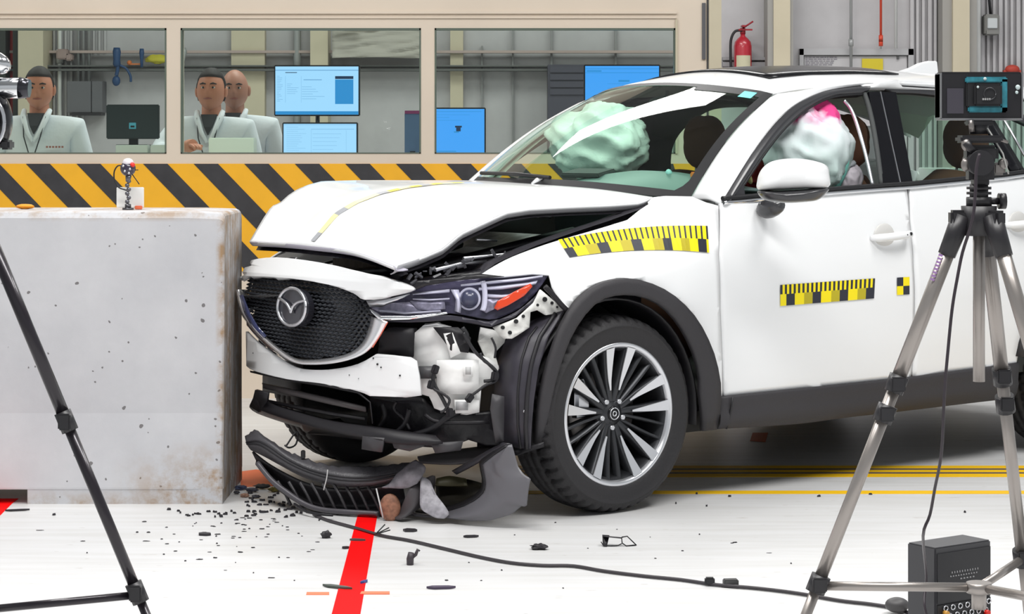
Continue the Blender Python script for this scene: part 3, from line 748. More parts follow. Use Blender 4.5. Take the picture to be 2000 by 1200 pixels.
mirror_housing('mirror_lower_cover', [(1481,373),(1520,373),(1570,370),(1617,368),(1612,380),(1598,391),(1575,395),(1535,397),(1500,393),(1485,385)], FRB, 8.0, .16, RG)
mb = MB(); mb.tube([cl(1528,394,y=-.99), cl(1512,404,y=-.95), cl(1497,411,y=-.91), cl(1484,406,y=-.87)], [.030,.040,.040,.030], 14); mb.build('mirror_arm', FRB, car, sub=1)
# door handles
for (u, v, yy) in ((1736, 461, 0), (1996, 436, 0)):
    g = solve(ldoor, u, v, 1.4, 1.0); p = ldoor(*g)
    mb = MB()
    mb.ball(p+Vector((-.03,-.002,0)), (.062,.008,.052), 20, 10)
    mb.build('handle_recess', mat('recess_white', (.66,.65,.63), .5), car)
    mb = MB(); mb.tube([p+Vector((-.108,.0,-.006)), p+Vector((-.09,-.030,-.005)), p+Vector((-.03,-.042,-.002)), p+Vector((.05,-.042,.003)), p+Vector((.085,-.036,.006)), p+Vector((.10,-.008,.008))], [.012,.016,.0165,.016,.015,.010], 12)
    h = mb.build('door_handle', WHITE, car)
    mb = MB(); mb.cyl(p+Vector((.075,-.050,.008)), p+Vector((.075,-.054,.008)), .007); mb.cyl(p+Vector((.048,-.054,.005)), p+Vector((.048,-.058,.005)), .003); mb.build('key_cover', LBLK, h)
# ---------------- bonnet (crumpled)
farc = C1([(487,472,dict(x=-.73)),(497,455,dict(y=.53)),(515,425,dict(y=.55)),(530,403,dict(y=.57)),(547,396,dict(y=.585)),(562,382,dict(y=.60)),(580,370,dict(y=.62)),(602,361,dict(y=.64)),(628,354,dict(y=.66)),(700,352,dict(y=.67)),(800,352,dict(y=.68)),(888,352,dict(y=.68))])
cen = C1([(600,480,dict(x=-.775)),(628,448,dict(y=0)),(652,419,dict(y=0)),(690,396,dict(y=0)),(735,379,dict(y=0)),(790,367,dict(y=0)),(850,360,dict(y=0)),(930,357,dict(y=0)),(1035,359,dict(y=0))])
q1 = C1([(545,475,dict(x=-.76)),(570,450,dict(y=.27)),(597,417,dict(y=.28)),(630,388,dict(y=.29)),(670,371,dict(y=.3)),(730,361,dict(y=.31)),(800,357,dict(y=.33)),(880,355,dict(y=.34)),(965,354,dict(y=.35))])
q3 = C1([(690,492,dict(x=-.78)),(745,465,dict(y=-.29)),(800,433,dict(y=-.31)),(850,408,dict(y=-.33)),(905,390,dict(y=-.35)),(980,379,dict(y=-.37)),(1060,372,dict(y=-.39)),(1120,368,dict(y=-.4)),(1165,369,dict(y=-.41))])
near = C1([(770,521,dict(x=-.80)),(820,505,dict(y=-.545)),(865,486,dict(y=-.56)),(900,456,dict(y=-.575)),(945,435,dict(y=-.59)),(990,414,dict(y=-.61)),(1035,407,dict(y=-.62)),(1110,403,dict(y=-.65)),(1190,400,dict(y=-.68)),(1250,396,dict(y=-.70)),(1274,385,dict(y=-.70))])
def hoodn(p, i):  # small dents
    return p+Vector((0,0,.006*noise.noise(p*4)))
hood = loft('bonnet', [resample(farc,50), resample(q1,50), resample(cen,50), resample(q3,50), resample(near,50)], WHITE, car, n=50, k=8, th=.012)
HC = [resample(c,50) for c in (farc, q1, cen, q3, near)]
# folded hem along the near edge and the front lip
hem = [p+Vector((.012,.012,-.020)) for p in resample(near,50)]
hem2 = [p+Vector((.02,.05,-.032)) for p in resample(near,50)]
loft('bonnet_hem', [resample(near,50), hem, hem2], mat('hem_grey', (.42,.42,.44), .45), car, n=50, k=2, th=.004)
lipf = [c[0] for c in HC]; lipf = cr(lipf, 6)
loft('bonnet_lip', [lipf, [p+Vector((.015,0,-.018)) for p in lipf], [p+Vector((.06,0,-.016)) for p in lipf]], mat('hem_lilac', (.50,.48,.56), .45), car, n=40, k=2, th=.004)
und = [[c[i]+Vector((.03 if i < 3 else 0,0,-.035)) for i in range(50)] for c in HC]
loft('bonnet_inner_panel', und, DARK, car, n=50, k=2)
# stripe of marker tape on the bonnet: patches
mb = MB()
nr = [c for c in HC[2]]
def hpt(i, s_):  # i along, s_ offset toward q3
    k = min(max(i, 0), 48.999); a = int(k); f = k-a
    base = HC[2][a].lerp(HC[2][a+1], f); q = HC[3][a].lerp(HC[3][a+1], f)
    return base+(q-base).normalized()*s_+Vector((-.002,-.002,.0045))
for j in range(15):
    i0 = 1.0+j*2.2; mb.mi = ((0 if j > 4 else 1), 1, (0 if j > 6 else 1), 2)[j % 4] if j else 2
    mb.grid([[hpt(i0+2.2*a/3, -.0+.027*b/2) for b in range(3)] for a in range(4)], False)
mb.build('bonnet_marker_tape', [YEL, mat('faded_yellow', (.80,.72,.35), .5), mat('faded_grey', (.30,.31,.33), .5)], car, label='faded yellow and grey tape strip')
# wiper
mb = MB(); mb.tube([cl(1040,361,y=-.02), cl(1052,352,y=-.04), cl(1066,345,y=-.06)], [.010,.014,.006], 8); mb.build('wiper_arm', WHITE, car)
mb = MB(); mb.tube([ws(-.1,.03,.02), ws(.1,.05,.02), ws(.42,.05,.02)], .008, 8); mb.build('wiper_blade', LBLK, car)
# ---------------- engine bay
mb = MB()
mb.grid([[Vector((x, y0_+(.52-y0_)*k/12, z)) for k in range(13)] for x, z, y0_ in ((-.70,.72,-.44),(-.62,.80,-.50),(-.3,.86,-.74),(.1,.90,-.78),(.3,.98,-.78))])
mb.box((-.2,-.05,.88),(.6,.6,.10),bev=.03); mb.box((-.30,-.52,.86),(.2,.18,.12),bev=.02); mb.box((0,-.52,.90),(.2,.16,.12),bev=.02)
mb.tube([(.15,-.62,.98),(-.2,-.66,.93),(-.42,-.62,.87),(-.62,-.50,.84)], .02, 8)
mb.tube([(.2,-.4,1.0),(-.1,-.5,.97),(-.45,-.45,.9),(-.7,-.2,.86)], .022, 8)
mb.tube([(-.2,-.2,.96),(-.5,-.35,.92),(-.66,-.42,.86)], .018, 8)
mb.box((-.72,.02,.83),(.06,.86,.05),bev=.01)
mb.build('engine', DARK, car)
inner = C1([(1262,402,dict(y=-.70)),(1180,432,dict(y=-.70)),(1110,455,dict(y=-.70)),(1040,480,dict(y=-.69)),(965,512,dict(y=-.66)),(930,538,dict(y=-.62))])
inner2 = [p+Vector((0,.07,-.005)) for p in inner]; inner3 = [p+Vector((0,.09,-.09)) for p in inner]
loft('fender_inner_rail', [[p+Vector((0,-.02,.0)) for p in inner], inner2, inner3], mat('inner_rail_dark', (.035,.033,.04), .4, bump=.5, bscale=30), car, n=24, k=2)
for L, y_, r_ in (([(1005,418),(1075,425)],-.5,.006),([(930,468),(970,470)],-.55,.005),([(905,505),(985,497),(1010,488)],-.6,.006),([(850,528),(900,515),(950,512)],-.6,.007)):
    mb = MB(); mb.tube([cl(u, v, y=y_) for u, v in L], r_, 6); mb.build('engine_pipe', SATIN, car)
random.seed(11); SHG = mat('shard_grey', (.07,.07,.08), .35)
for k in range(22):
    t = random.random(); p = cl(800+190*t, 545-52*t+random.uniform(-7, 9), y=-.58-.05*t); a = random.uniform(0,6)
    mb = MB(); mb.box(p, (random.uniform(.01,.04),.010,random.uniform(.003,.010)), Matrix.Rotation(a,3,'Y')@Matrix.Rotation(a*2,3,'X')); mb.build('broken_bracket', SHG, car)
# ---------------- wheels
GROOVE = (.070, .110, .150)
def make_wheel():
    wroot = empty('wheel'); wroot.parent = car
    prof = [(.243,.03),(.255,.014),(.262,.005),(.275,.001),(.300,-.004),(.318,-.004),(.320,-.006),(.324,-.006),(.326,-.003),(.338,.003),(.346,.011),(.353,.024),(.357,.040),(.359,.064),(.351,.066),(.351,.074),(.360,.076),(.3605,.104),(.352,.106),(.352,.114),(.3605,.116),(.360,.144),(.351,.146),(.351,.154),(.359,.156),(.357,.182),(.352,.198),(.338,.216),(.31,.224),(.27,.222),(.25,.20)]
    N = 288
    def fn(k, j):
        r = 0
        if j in (10,11,12,13) and k % 6 < 2: r -= .009
        if j in (13,23,24) and k % 6 < 2: r -= .008
        if j in (16,17,20,21) and k % 8 == 0: r -= .004
        return r
    mb = MB(); mb.lathe(prof, n=N, fn=fn)
    # raised side lettering blocks
    mb.build('tyre', RUBBER, wroot)
    mb = MB(); mb.lathe([(.236,.030),(.243,.014),(.247,.006),(.254,.003),(.262,.006),(.263,.012),(.255,.03),(.236,.03)], n=96); mb.build('rim_ring', mat('machined_silver', (.74,.75,.78), .28, metal=.85), wroot)
    mb = MB(); mb.lathe([(.240,.02),(.232,.03),(.226,.07),(.215,.12),(.215,.21)], n=64); mb.lathe([(.215,.19),(.10,.20),(.02,.20)], n=40); mb.build('rim_barrel', DARKM, wroot)
    mb = MB(); mb.lathe([(.06,.105),(.155,.105),(.155,.128),(.06,.128)], n=48); mb.build('brake_disc', mat('disc_steel', (.30,.28,.27), .4, metal=.8), wroot)
    mb = MB(); mb.box((-.12,.10,.06),(.07,.07,.14),bev=.012); mb.build('brake_caliper', SATIN, wroot)
    def pt(r, a, h): return Vector((r*math.sin(a), h, r*math.cos(a)))
    bright = MB(); dark = MB()
    for k in range(5):
        c = R(72*k+2)
        for s_ in (-1, 1):
            # bright wedge
            rows = []
            for r in (.088,.125,.15,.175,.20,.225,.246):
                f = max((r-.10)/.146, 0); a = c+s_*R(13.5-1.5*f)
                wd = .003+.0175*f**.8; h = .034-.029*f**1.2
                e = wd/r
                rows.append([pt(r, a-e, h+.004), pt(r, a-e*.96, h), pt(r, a+e*.96, h), pt(r, a+e, h+.004)])
            bright.grid(rows, False)
            rows = []
            for r in (.045,.075,.10,.13,.17,.21,.244):
                f = (r-.045)/.2; a = c+s_*R(13.5-1.5*f)*min(1, .55+r*3.5)
                wd = .012+.006*f; h = .046-.029*f**1.2; e = wd/r
                rows.append([pt(r, a-e*.9, h+.045), pt(r, a-e, h+.006), pt(r, a-e*.5, h+.001), pt(r, a+e*.5, h+.001), pt(r, a+e, h+.006), pt(r, a+e*.9, h+.045)])
            dark.grid(rows, True)
            rows = []
            for r in (.05,.09,.14,.19,.238):
                f = (r-.05)/.19; a = c+R(36)+s_*R(9.5-3*f); wd = .009-.002*f; h = .048-.026*f; e = wd/r
                rows.append([pt(r, a-e, h+.03), pt(r, a-e*.5, h), pt(r, a+e*.5, h), pt(r, a+e, h+.03)])
            dark.grid(rows, True)
    dark.lathe([(.0,.040),(.030,.040),(.034,.047),(.058,.050),(.07,.06),(.07,.10),(0,.10)], n=40)
    dark.build('spokes', DARKM, wroot, norm=True); bright.build('spoke_faces', mat('machined_face', (.72,.73,.76), .32, metal=.8), wroot, label='bright machined spoke faces')
    for k in range(5):
        a = R(72*k+36+2); mb = MB(); mb.cyl(pt(.052,a,.055), pt(.052,a,.040), .0115, .009, 6); mb.build('lug_nut', SATIN, wroot)
    mb = MB(); mb.lathe([(.0,.034),(.024,.034),(.028,.038),(.028,.045)], n=32); mb.build('centre_cap', GLOSSB, wroot)
    mb = MB()
    for rr, r2 in ((.021,.0022),(.0105,.0024)):
        mb.tube([pt(rr*(1 if rr > .02 else .8), R(a), .0325) for a in range(0, 361, 15)], r2, 6)
    mb.build('cap_emblem', SATIN, wroot)
    return wroot
w1 = make_wheel(); w1.location = (0, -.905, .359)
def copy_tree(o, parent=None):
    c_ = o.copy(); COL.objects.link(c_); c_.parent = parent
    for ch in list(o.children): copy_tree(ch, c_)
    return c_
for (x, y, rz) in ((0, .905, math.pi), (2.698, -.905, 0), (2.698, .905, math.pi)):
    q = copy_tree(w1, car); q.location = (x, y, .359); q.rotation_euler = (0, 0, rz)
# wheel wells
for (x, sg) in ((0,-1),(0,1),(2.698,-1),(2.698,1)):
    rows = []
    for a in range(-8, 189, 8):
        rr = .415
        rows.append([Vector((x+rr*math.cos(R(a)), sg*y, .345+(rr+.02)*math.sin(R(a)))) for y in (.87,.82,.7,.58)])
    mb = MB()
    if x == 0:
        rows = [[clampf(p) for p in r] for r in rows]
    mb.grid(rows); mb.build('wheel_liner', LINER, car, sol=.006)
    mb = MB(); mb.grid([[clampf(Vector((x+xx, sg*.57, zz))) for xx in (-.4,-.2,0,.2,.4)] for zz in (.22,.5,.8)]); mb.build('wheel_well_wall', DARK, car)
mb = MB(); mb.tube([Vector((.12,-.62,.77)), Vector((.28,-.80,.60)), Vector((.36,-.83,.42))], .012, 8); mb.build('liner_strut', LINER, car)
mb = MB(); mb.tube([Vector((0,-.70,.36)), Vector((0,.70,.36))], .03, 10); mb.box((0,0,.27),(.35,1.0,.08),bev=.02); mb.build('front_axle', DARK, car)
# ---------------- front fascia
def fpanel(name, px, m, off=0, th=.012, step=.04, **k):
    return panel(name, px, lambda t, z: front(t, z, off), m, car, th=th, step=step, guess=(.45,.7), **k)
nose_px = CRV([(455,550),(460,538),(470,525),(490,509),(540,503),(620,512),(700,530),(760,546),(802,562),(806,567)],3)+CRV([(806,567),(760,580),(712,586),(690,573),(640,556),(560,543),(500,540),(474,541),(455,550)],3)[1:-1]
fpanel('nose_bar', nose_px, WHITE, off=.012, th=.02)
grille_px = CRV([(464,544),(500,538),(560,541),(640,554),(690,571),(724,592),(726,625),(708,668),(680,692),(640,700),(578,701),(540,682),(505,650),(480,610),(470,575)],3,True)
fpanel('grille', grille_px, mat('grille_black', (.012,.012,.015), .25, coat=.4), off=-.035, th=.01)
# mesh of small raised diamonds
def inpoly(x, y, P):
    c_ = False; j = len(P)-1
    for i in range(len(P)):
        if (P[i][1] > y) != (P[j][1] > y) and x < (P[j][0]-P[i][0])*(y-P[i][1])/(P[j][1]-P[i][1])+P[i][0]: c_ = not c_
        j = i
    return c_
GM = MB()
ga = solve(front, 470, 560, .45, .7); gb = solve(front, 726, 600, .45, .7)
t0, t1 = min(ga[0], gb[0])-.03, max(ga[0], gb[0])+.02
nx, nz = 34, 18
dt = (t1-t0)/nx; dz = .028
for i in range(nx):
    for j in range(nz*2):
        z = .50+j*dz*.5; t = t0+(i+(.5 if j % 2 else 0))*dt
        c_ = front(t, z, -.018); u, v = project(c_)
        if not inpoly(u, v, grille_px): continue
        P = [front(t-dt*.42, z, -.026), front(t, z-dz*.24, -.026), front(t+dt*.42, z, -.026), front(t, z+dz*.24, -.026)]
        V_ = [GM.v(p) for p in P]; top = GM.v(front(t, z+.002, -.010))
        for k in range(4): GM.f([V_[k], V_[(k+1) % 4], top])
gm = GM.build('grille_mesh', mat('grille_grey', (.05,.055,.065), .4), car, norm=True)
# chrome wing
co_ = CRV([(457,566),(463,595),(478,627),(503,658),(537,690),(572,712),(605,717),(648,715),(690,706),(722,692),(748,665),(768,633)],4)
ci_ = CRV([(472,566),(477,592),(490,622),(513,650),(545,678),(578,699),(610,702),(650,698),(684,688),(706,670),(718,645),(724,618)],4)
def fband(name, A, B, offs, m, **k):
    cs_ = []
    for f, o in offs:
        L = []; g = (.45,.7)
        for a, b in zip(A, B):
            u, v = a[0]+(b[0]-a[0])*f, a[1]+(b[1]-a[1])*f
            g = solve(lambda t, z: front(t, z, o), u, v, *g); L.append(front(g[0], g[1], o))
        cs_.append(L)
    mb = MB(); mb.grid(cs_); return mb.build(name, m, car, **k)
fband('chrome_wing', co_, ci_, [(0,-.02),(.03,.012),(.25,.026),(.5,.026),(.8,.014),(1,-.03)], mat('brushed_chrome', (.88,.88,.90), .24, metal=.85), sol=.004)
fband('chrome_wing_inset', [(463,578),(478,614),(492,640),(512,662)], [(474,576),(488,612),(503,637),(520,656)], [(0,.027),(1,.020)], mat('inset_blue', (.03,.04,.12), .1, coat=.8), sol=.003)
fband('chrome_smear', [(745,628),(738,648),(724,672)], [(758,630),(744,655),(728,680)], [(0,.020),(1,.027)], mat('smear_red', (.75,.12,.06), .3), label='red smear')
fband('headlamp_chrome_strip', [(722,602),(745,616),(800,617),(872,609)], [(726,612),(742,629),(800,626),(874,614)], [(0,.0),(.2,.02),(.8,.02),(1,0)], CHROME, sol=.004)
fband('upper_grille_trim', [(715,588),(760,583),(800,574)], [(722,600),(745,600),(770,590)], [(0,.0),(.5,.008),(1,0)], SATIN, sol=.004)
# emblem
mb = MB()
def ell(cx_, cy_, rx, ry, off, n=36): return [fpt(cx_+rx*math.cos(2*math.pi*k/n), cy_+ry*math.sin(2*math.pi*k/n), off) for k in range(n)]
A = ell(585, 602, 29, 38, -.01); B = ell(573, 600, 30, 38, .030)
mb.grid([A+[A[0]], B+[B[0]]]); mb.f([mb.v(p) for p in B]); em = mb.build('emblem_disc', mat('emblem_black', (.03,.03,.04), .25, coat=.5), car)
mb = MB()
ring = ell(570, 600, 27.5, 36.5, .034, 48); mb.tube(ring+[ring[0]], .0065, 8, caps=False)
mwing = lambda L: fP(L, .036)
mb.tube(mwing(CRV([(544,582),(554,588),(562,596),(567,606),(568,612)],4)), [.003]+[.0055]*15+[.004], 8)
mb.tube(mwing(CRV([(568,612),(572,600),(580,592),(590,589),(597,587)],4)), [.004]+[.0055]*15+[.003], 8)
mb.build('emblem', SATIN, em)
# white lower bumper
bump_px = CRV([(480,648),(500,668),(540,698),(575,718),(610,723),(655,721),(700,711),(735,692)],3)+[(770,695),(800,699),(812,706),(818,735),(822,773),(790,776),(722,774)]+CRV([(722,774),(700,765),(640,751),(560,741),(497,725),(481,715)],3)[1:]
fpanel('bumper', bump_px, WHITE, off=.008, th=.012)
mb = MB()
for (u, v, r) in ((781,734,.0035),(682,733,.002),(494,690,.002),(700,740,.0015),(737,712,.004),(744,718,.003),(729,700,.003)):
    p = fpt(u, v, .008); q = fpt(u, v, .0105); mb.cyl(p, q, r, None, 8)
mb.build('bumper_chips', LBLK, car)
# lower intake
lp = [(488,724),(520,730),(600,744),(680,758),(718,775),(728,795),(726,828),(680,823),(600,808),(530,793),(500,765),(491,748)]
fpanel('lower_grille', lp, DARK, off=-.05, th=.01)
fband('lower_grille_frame', [(488,724),(560,739),(640,752),(700,765),(724,785),(729,828)], [(494,757),(540,765),(640,780),(694,788),(712,796),(716,824)] , [(0,.004),(.12,.008),(.2,-.05)], BLACKP, sol=.006)
fband('lower_grille_slat', [(512,748),(560,758),(640,776),(714,794)], [(514,760),(560,771),(640,790),(714,806)], [(0,-.05),(.1,-.012),(.9,-.004),(1,-.05)], mat('slat_brown', (.055,.048,.050), .5), sol=.004)
fband('lower_grille_slat', [(520,780),(580,792),(640,803),(712,815)], [(520,787),(580,800),(640,811),(712,822)], [(0,-.05),(.1,-.015),(.9,-.01),(1,-.05)], BLACKP, sol=.004)
fband('lower_lip', CRV([(503,762),(530,786),(580,803),(650,821),(725,832),(790,842),(850,850)],3), CRV([(486,795),(502,808),(560,828),(640,850),(720,866),(800,880),(870,873)],3), [(0,-.03),(.1,.01),(.45,.025),(.7,.03),(.75,.012),(1,.0)], BLACKP, sol=.006)
fband('lower_lip', [(498,762),(494,778),(487,793)], [(522,768),(520,785),(505,806)], [(0,.02),(1,.03)], BLACKP, sol=.01)
fpanel('lower_closing_panel', [(722,776),(822,776),(850,800),(900,812),(990,800),(1000,868),(955,872),(915,860),(870,876),(800,880),(722,866)], DARK, off=-.14, th=.02)
random.seed(5)
for k, (P, r) in enumerate([([(800,800),(790,830),(770,848)],.010),([(905,800),(880,812),(840,840),(800,852)],.012),([(745,790),(752,812),(742,835)],.010),([(830,810),(860,825),(955,825)],.008),([(775,785),(770,800),(790,820),(800,840)],.006)]):
    mb = MB(); mb.tube([fpt(u, v, -.06) for u, v in CRV(P, 4)], r, 6); mb.build('broken_clip', BLACKP, car)
for (P, o) in (([(708,852),(750,856),(744,884),(706,878)],.03),([(760,850),(800,852),(830,872),(800,882),(770,876)],-.02),([(840,866),(905,862),(900,880),(850,886)],-.03),([(962,770),(985,775),(984,862),(968,866),(958,800)],-.0)):
    fpanel('broken_panel', P, mat('torn_grey_plastic', (.045,.043,.048), .5), off=o, th=.008)
# ---------------- headlamp
HA, HB = Vector((-.815,-.44,0)), Vector((-.30,-.872,0))
def hl(a, z, off=0):
    p = HA.lerp(HB, a); n = Vector((-.642,-.766,0)); return Vector((p.x, p.y, z))+n*(.045*math.sin(math.pi*min(max(a,0),1))-.25*(z-.80)+off-.0)
def hpx(L, off=0, g=(.5,.8)):
    o = []
    for u, v in L: g = solve(lambda a, z: hl(a, z, off), u, v, *g); o.append(hl(g[0], g[1], off))
    return o
def hpanel(name, px, m, off=0, th=.006, parent=car, **k): return panel(name, px, lambda a, z: hl(a, z, off), m, parent, th=th, step=.04, guess=(.5,.8), **k)
hl_px = CRV([(722,600),(760,588),(800,572),(835,557),(905,546),(985,540),(1040,535),(1074,533)],3)+CRV([(1074,533),(1050,568),(1018,600),(985,617),(955,624),(880,612),(800,618),(745,616),(722,600)],3)[1:-1]
PURP = mat('lamp_housing_purple', (.05,.045,.085), .3, coat=.3, bump=.2, bscale=50); REFL = mat('reflector_grey', (.26,.25,.32), .35, metal=.3, var=.35, vscale=60)
hl_h = hpanel('headlamp', hl_px, PURP, -.045, .01)
hpanel('headlamp_lens', hl_px, CLEAR, .0, 0, hl_h)
def hstrip(name, A, B, m, offs=((0,-.03),(.5,-.018),(1,-.03)), **k):
    cs_ = [hpx([(a[0]+(b[0]-a[0])*f, a[1]+(b[1]-a[1])*f) for a, b in zip(A, B)], o) for f, o in offs]
    mb = MB(); mb.grid(cs_); return mb.build(name, m, hl_h, sol=.003, **k)
PALE = mat('lamp_bezel_pale', (.72,.72,.84), .35, metal=.15)
hpanel('reflector_bowl', [(800,588),(868,584),(870,604),(840,607),(815,604)], REFL, -.030, .004, hl_h)
hpanel('reflector_bowl', [(948,584),(985,578),(966,604),(950,612),(940,606)], REFL, -.030, .004, hl_h)
hpanel('reflector_bowl', [(725,602),(760,592),(800,590),(830,606),(800,612),(745,612)], REFL, -.034, .004, hl_h)
hstrip('bezel_strip', [(806,573),(840,569),(878,565)], [(806,577),(840,575),(878,572)], PALE)
hstrip('bezel_strip', [(806,583),(840,584),(878,582)], [(806,586),(840,588),(878,586)], PALE)
hstrip('bezel_strip', [(900,556),(960,549),(1020,543),(1060,538)], [(900,560),(960,555),(1020,549),(1060,542)], PALE)
hstrip('bezel_strip', [(935,562),(980,558),(1032,552),(1050,548)], [(935,568),(980,566),(1030,560),(1046,556)], PALE)
hstrip('bezel_strip', [(946,574),(980,576),(1005,574)], [(948,582),(980,584),(1003,580)], PALE)
hstrip('bezel_strip', [(880,566),(890,585),(888,608)], [(896,566),(902,588),(900,612)], PALE)
hstrip('bezel_strip', [(740,604),(790,610),(860,606)], [(742,610),(790,615),(862,610)], PALE)
hpanel('turn_reflector', [(1036,554),(1040,560),(1024,578),(994,596),(972,606),(965,602),(972,588),(1004,570)], AMBER, -.012, .008, hl_h, label='red and orange side reflector')
hpanel('lower_trim', CRV([(745,618),(800,622),(880,616),(955,628),(1010,608),(1048,576)],3)+[(1040,592),(1005,620),(960,638),(880,625),(800,630),(745,628)], mat('lamp_trim_dark', (.02,.018,.03), .4), -.01, .01, hl_h)
c0 = hpx([(917,584)], -.04)[0]; c1_ = hpx([(915,584)], -.005)[0]; nrm = Vector((-.642,-.766,0)).normalized()
mb = MB(); mb.tube([c0-nrm*.03, c0+nrm*.012], [.040,.040], 28); mb.build('lamp_ring', PALE, hl_h)
mb = MB(); mb.ball(c0+nrm*.012, (.033,.033,.034), 24, 14); mb.build('projector_lens', mat('projector_glass', (.05,.055,.10), .25, coat=.2), hl_h)
mb = MB(); mb.tube([c0+nrm*.034+Vector((.0+.016*math.cos(a)*.766,-.016*math.cos(a)*.642,.018*math.sin(a))) for a in [R(20*k) for k in range(19)]], .003, 6); mb.build('lens_ring', SATIN, hl_h)
rows = [hpx([(936+6*math.cos(a), 578+28*math.sin(a)) for a in [R(-80+16*k) for k in range(11)]], -.02), hpx([(946+6*math.cos(a), 578+30*math.sin(a)) for a in [R(-80+16*k) for k in range(11)]], -.015)]
mb = MB(); mb.grid(rows); mb.build('bezel_strip', PALE, hl_h, sol=.003)
# black upper cover right above the lamp
hpanel('lamp_upper_cover', [(770,545),(830,548),(900,540),(940,535),(985,540),(905,546),(835,557),(800,570)], DARK, .004, .01)
# ---------------- exposed structure behind the torn bumper
def xpanel(name, px, m, off, th=.02, step=.05, **k): return fpanel(name, px, m, off=off, th=th, step=step, **k)
xpanel('crash_foam', [(808,652),(822,640),(850,636),(880,642),(905,655),(915,690),(955,700),(974,715),(970,745),(940,760),(936,806),(912,811),(868,806),(848,798),(838,775),(822,770),(818,718),(806,700)], WPLAS, -.075, .06, label='white moulded foam and plastic carrier')
xpanel('dark_bracket', [(742,655),(760,640),(806,642),(804,698),(770,694),(738,690)], BLACKP, -.06, .03)
xpanel('dark_bracket', [(846,640),(895,640),(920,660),(915,690),(880,685),(862,660)], BLACKP, -.05, .02)
for px, o in (([(853,704),(935,704),(935,770),(853,770)],-.035),([(826,718),(852,718),(852,768),(826,768)],-.06),([(888,782),(936,782),(936,806),(890,808)],-.035),([(905,712),(924,712),(924,736),(905,736)],-.02),([(866,652),(884,650),(900,690),(880,700)],-.05)):
    xpanel('carrier_block', px, WPLAS, o, .03)
xpanel('crash_beam_end', [(815,717),(848,717),(850,740),(816,740)], mat('beam_grey', (.07,.07,.075), .4), -.045, .03)
xpanel('carrier_recess', [(909,717),(920,717),(920,732),(909,732)], mat('recess_grey', (.5,.5,.5), .6), -.018, .004)
xpanel('carrier_plate', [(890,785),(914,785),(914,802),(890,802)], mat('label_silver', (.40,.40,.41), .4), -.031, .004)
xpanel('side_bracket', [(940,640),(965,645),(990,655),(985,670),(966,690),(975,720),(960,745),(944,735),(950,700),(935,668)], PRIMER, -.09, .02)
# pale steel apron next to the lamp tip
def apron(x, z): p = side(x, z); p.y += .055+.10*max(0, (-.42-x))/.2; return p
ap = [(975,655),(962,640),(1010,622),(1042,592),(1056,566),(1075,582),(1098,602),(1108,606),(1092,612),(1066,616),(1050,606),(1036,610),(1034,640),(1010,656),(1000,662),(984,662)]
panel('fender_apron', ap, apron, PRIMER, car, th=.01, step=.05, guess=(-.4,.75), label='torn pale steel flange')
for u, v, r in ((1064,585,.009),(1008,628,.008),(982,640,.007),(1078,592,.006),(1022,618,.006),(996,650,.007),(1050,596,.005),(1088,600,.004)):
    g = solve(apron, u, v, -.4, .75); p = apron(*g); mb = MB(); mb.cyl(p+Vector((0,.002,0)), p+Vector((-.002,-.004,0)), r, None, 10); mb.build('flange_hole', LBLK, car)
g = (-.4,.75); L = []
for p in CRV([(1068,560),(1082,575),(1098,594),(1110,606)],3): g = solve(side, p[0], p[1], *g); L.append(side(*g)+Vector((0,.01,0)))
mb = MB(); mb.tube(L, .010, 6); mb.build('fender_seal', BLACKP, car)
# wires
WB = mat('wire_black', (.015,.015,.018), .5)
for P, r, o in (([(905,650),(915,668),(930,690),(955,712),(968,728),(962,742),(945,745)],.006,-.02),([(938,690),(945,705),(960,715),(972,730),(968,745),(950,752),(932,765),(918,775)],.005,-.015),([(850,718),(846,740),(850,755),(862,775),(875,800),(880,812)],.007,-.02),([(838,750),(850,762),(866,770),(878,782),(870,800),(860,806)],.005,-.01),([(903,640),(912,655),(908,670)],.008,-.03),([(960,660),(968,680),(966,700)],.004,-.04)):
    mb = MB(); mb.tube([fpt(u, v, o) for u, v in CRV(P, 4)], r, 8); mb.build('wire', WB, car)
for (u, v, a) in ((842,752,.3),(917,778,.8),(966,735,.2),(878,806,0),(850,722,.4)):
    p = fpt(u, v, -.01); mb = MB(); mb.box(p, (.022,.02,.03), Matrix.Rotation(a,3,'Y'), bev=.003); mb.build('wire_connector', BLACKP, car)
# front wheel liner bulge
Lc = [cl(u, v, y=y) for u, v, y in ((1012,640,-.70),(985,668,-.70),(970,710,-.70),(964,770,-.70),(965,830,-.70),(975,868,-.70))]
Mc = [cl(u, v, y=y) for u, v, y in ((1050,622,-.80),(1018,660,-.81),(1003,705,-.82),(998,765,-.83),(1000,830,-.83),(1008,875,-.83))]
Rc = [cl(u, v, y=y) for u, v, y in ((1102,606,-.88),(1070,660,-.885),(1052,720,-.89),(1043,780,-.89),(1038,835,-.89),(1036,878,-.88))]
loft('front_liner', [Lc, Mc, Rc], mat('liner_purple_black', (.034,.031,.042), .42, var=.3, vscale=14), car, n=24, k=8, th=.006)
rib_ = [p+Vector((-.003,-.012,0)) for p in [a.lerp(b, .62) for a, b in zip(resample(Mc, 20), resample(Rc, 20))]]
mb = MB(); mb.tube(rib_, .008, 6); mb.build('liner_rib', LINER, car)
rib_ = [a.lerp(b, .25)+Vector((-.004,-.01,0)) for a, b in zip(resample(Mc, 20), resample(Rc, 20))]
mb = MB(); mb.tube(rib_[2:], .005, 6); mb.build('liner_rib', LINER, car)
mb = MB(); mb.ball(cl(1024, 804, y=-.87), .006, 8, 6); mb.build('liner_clip', SATIN, car)
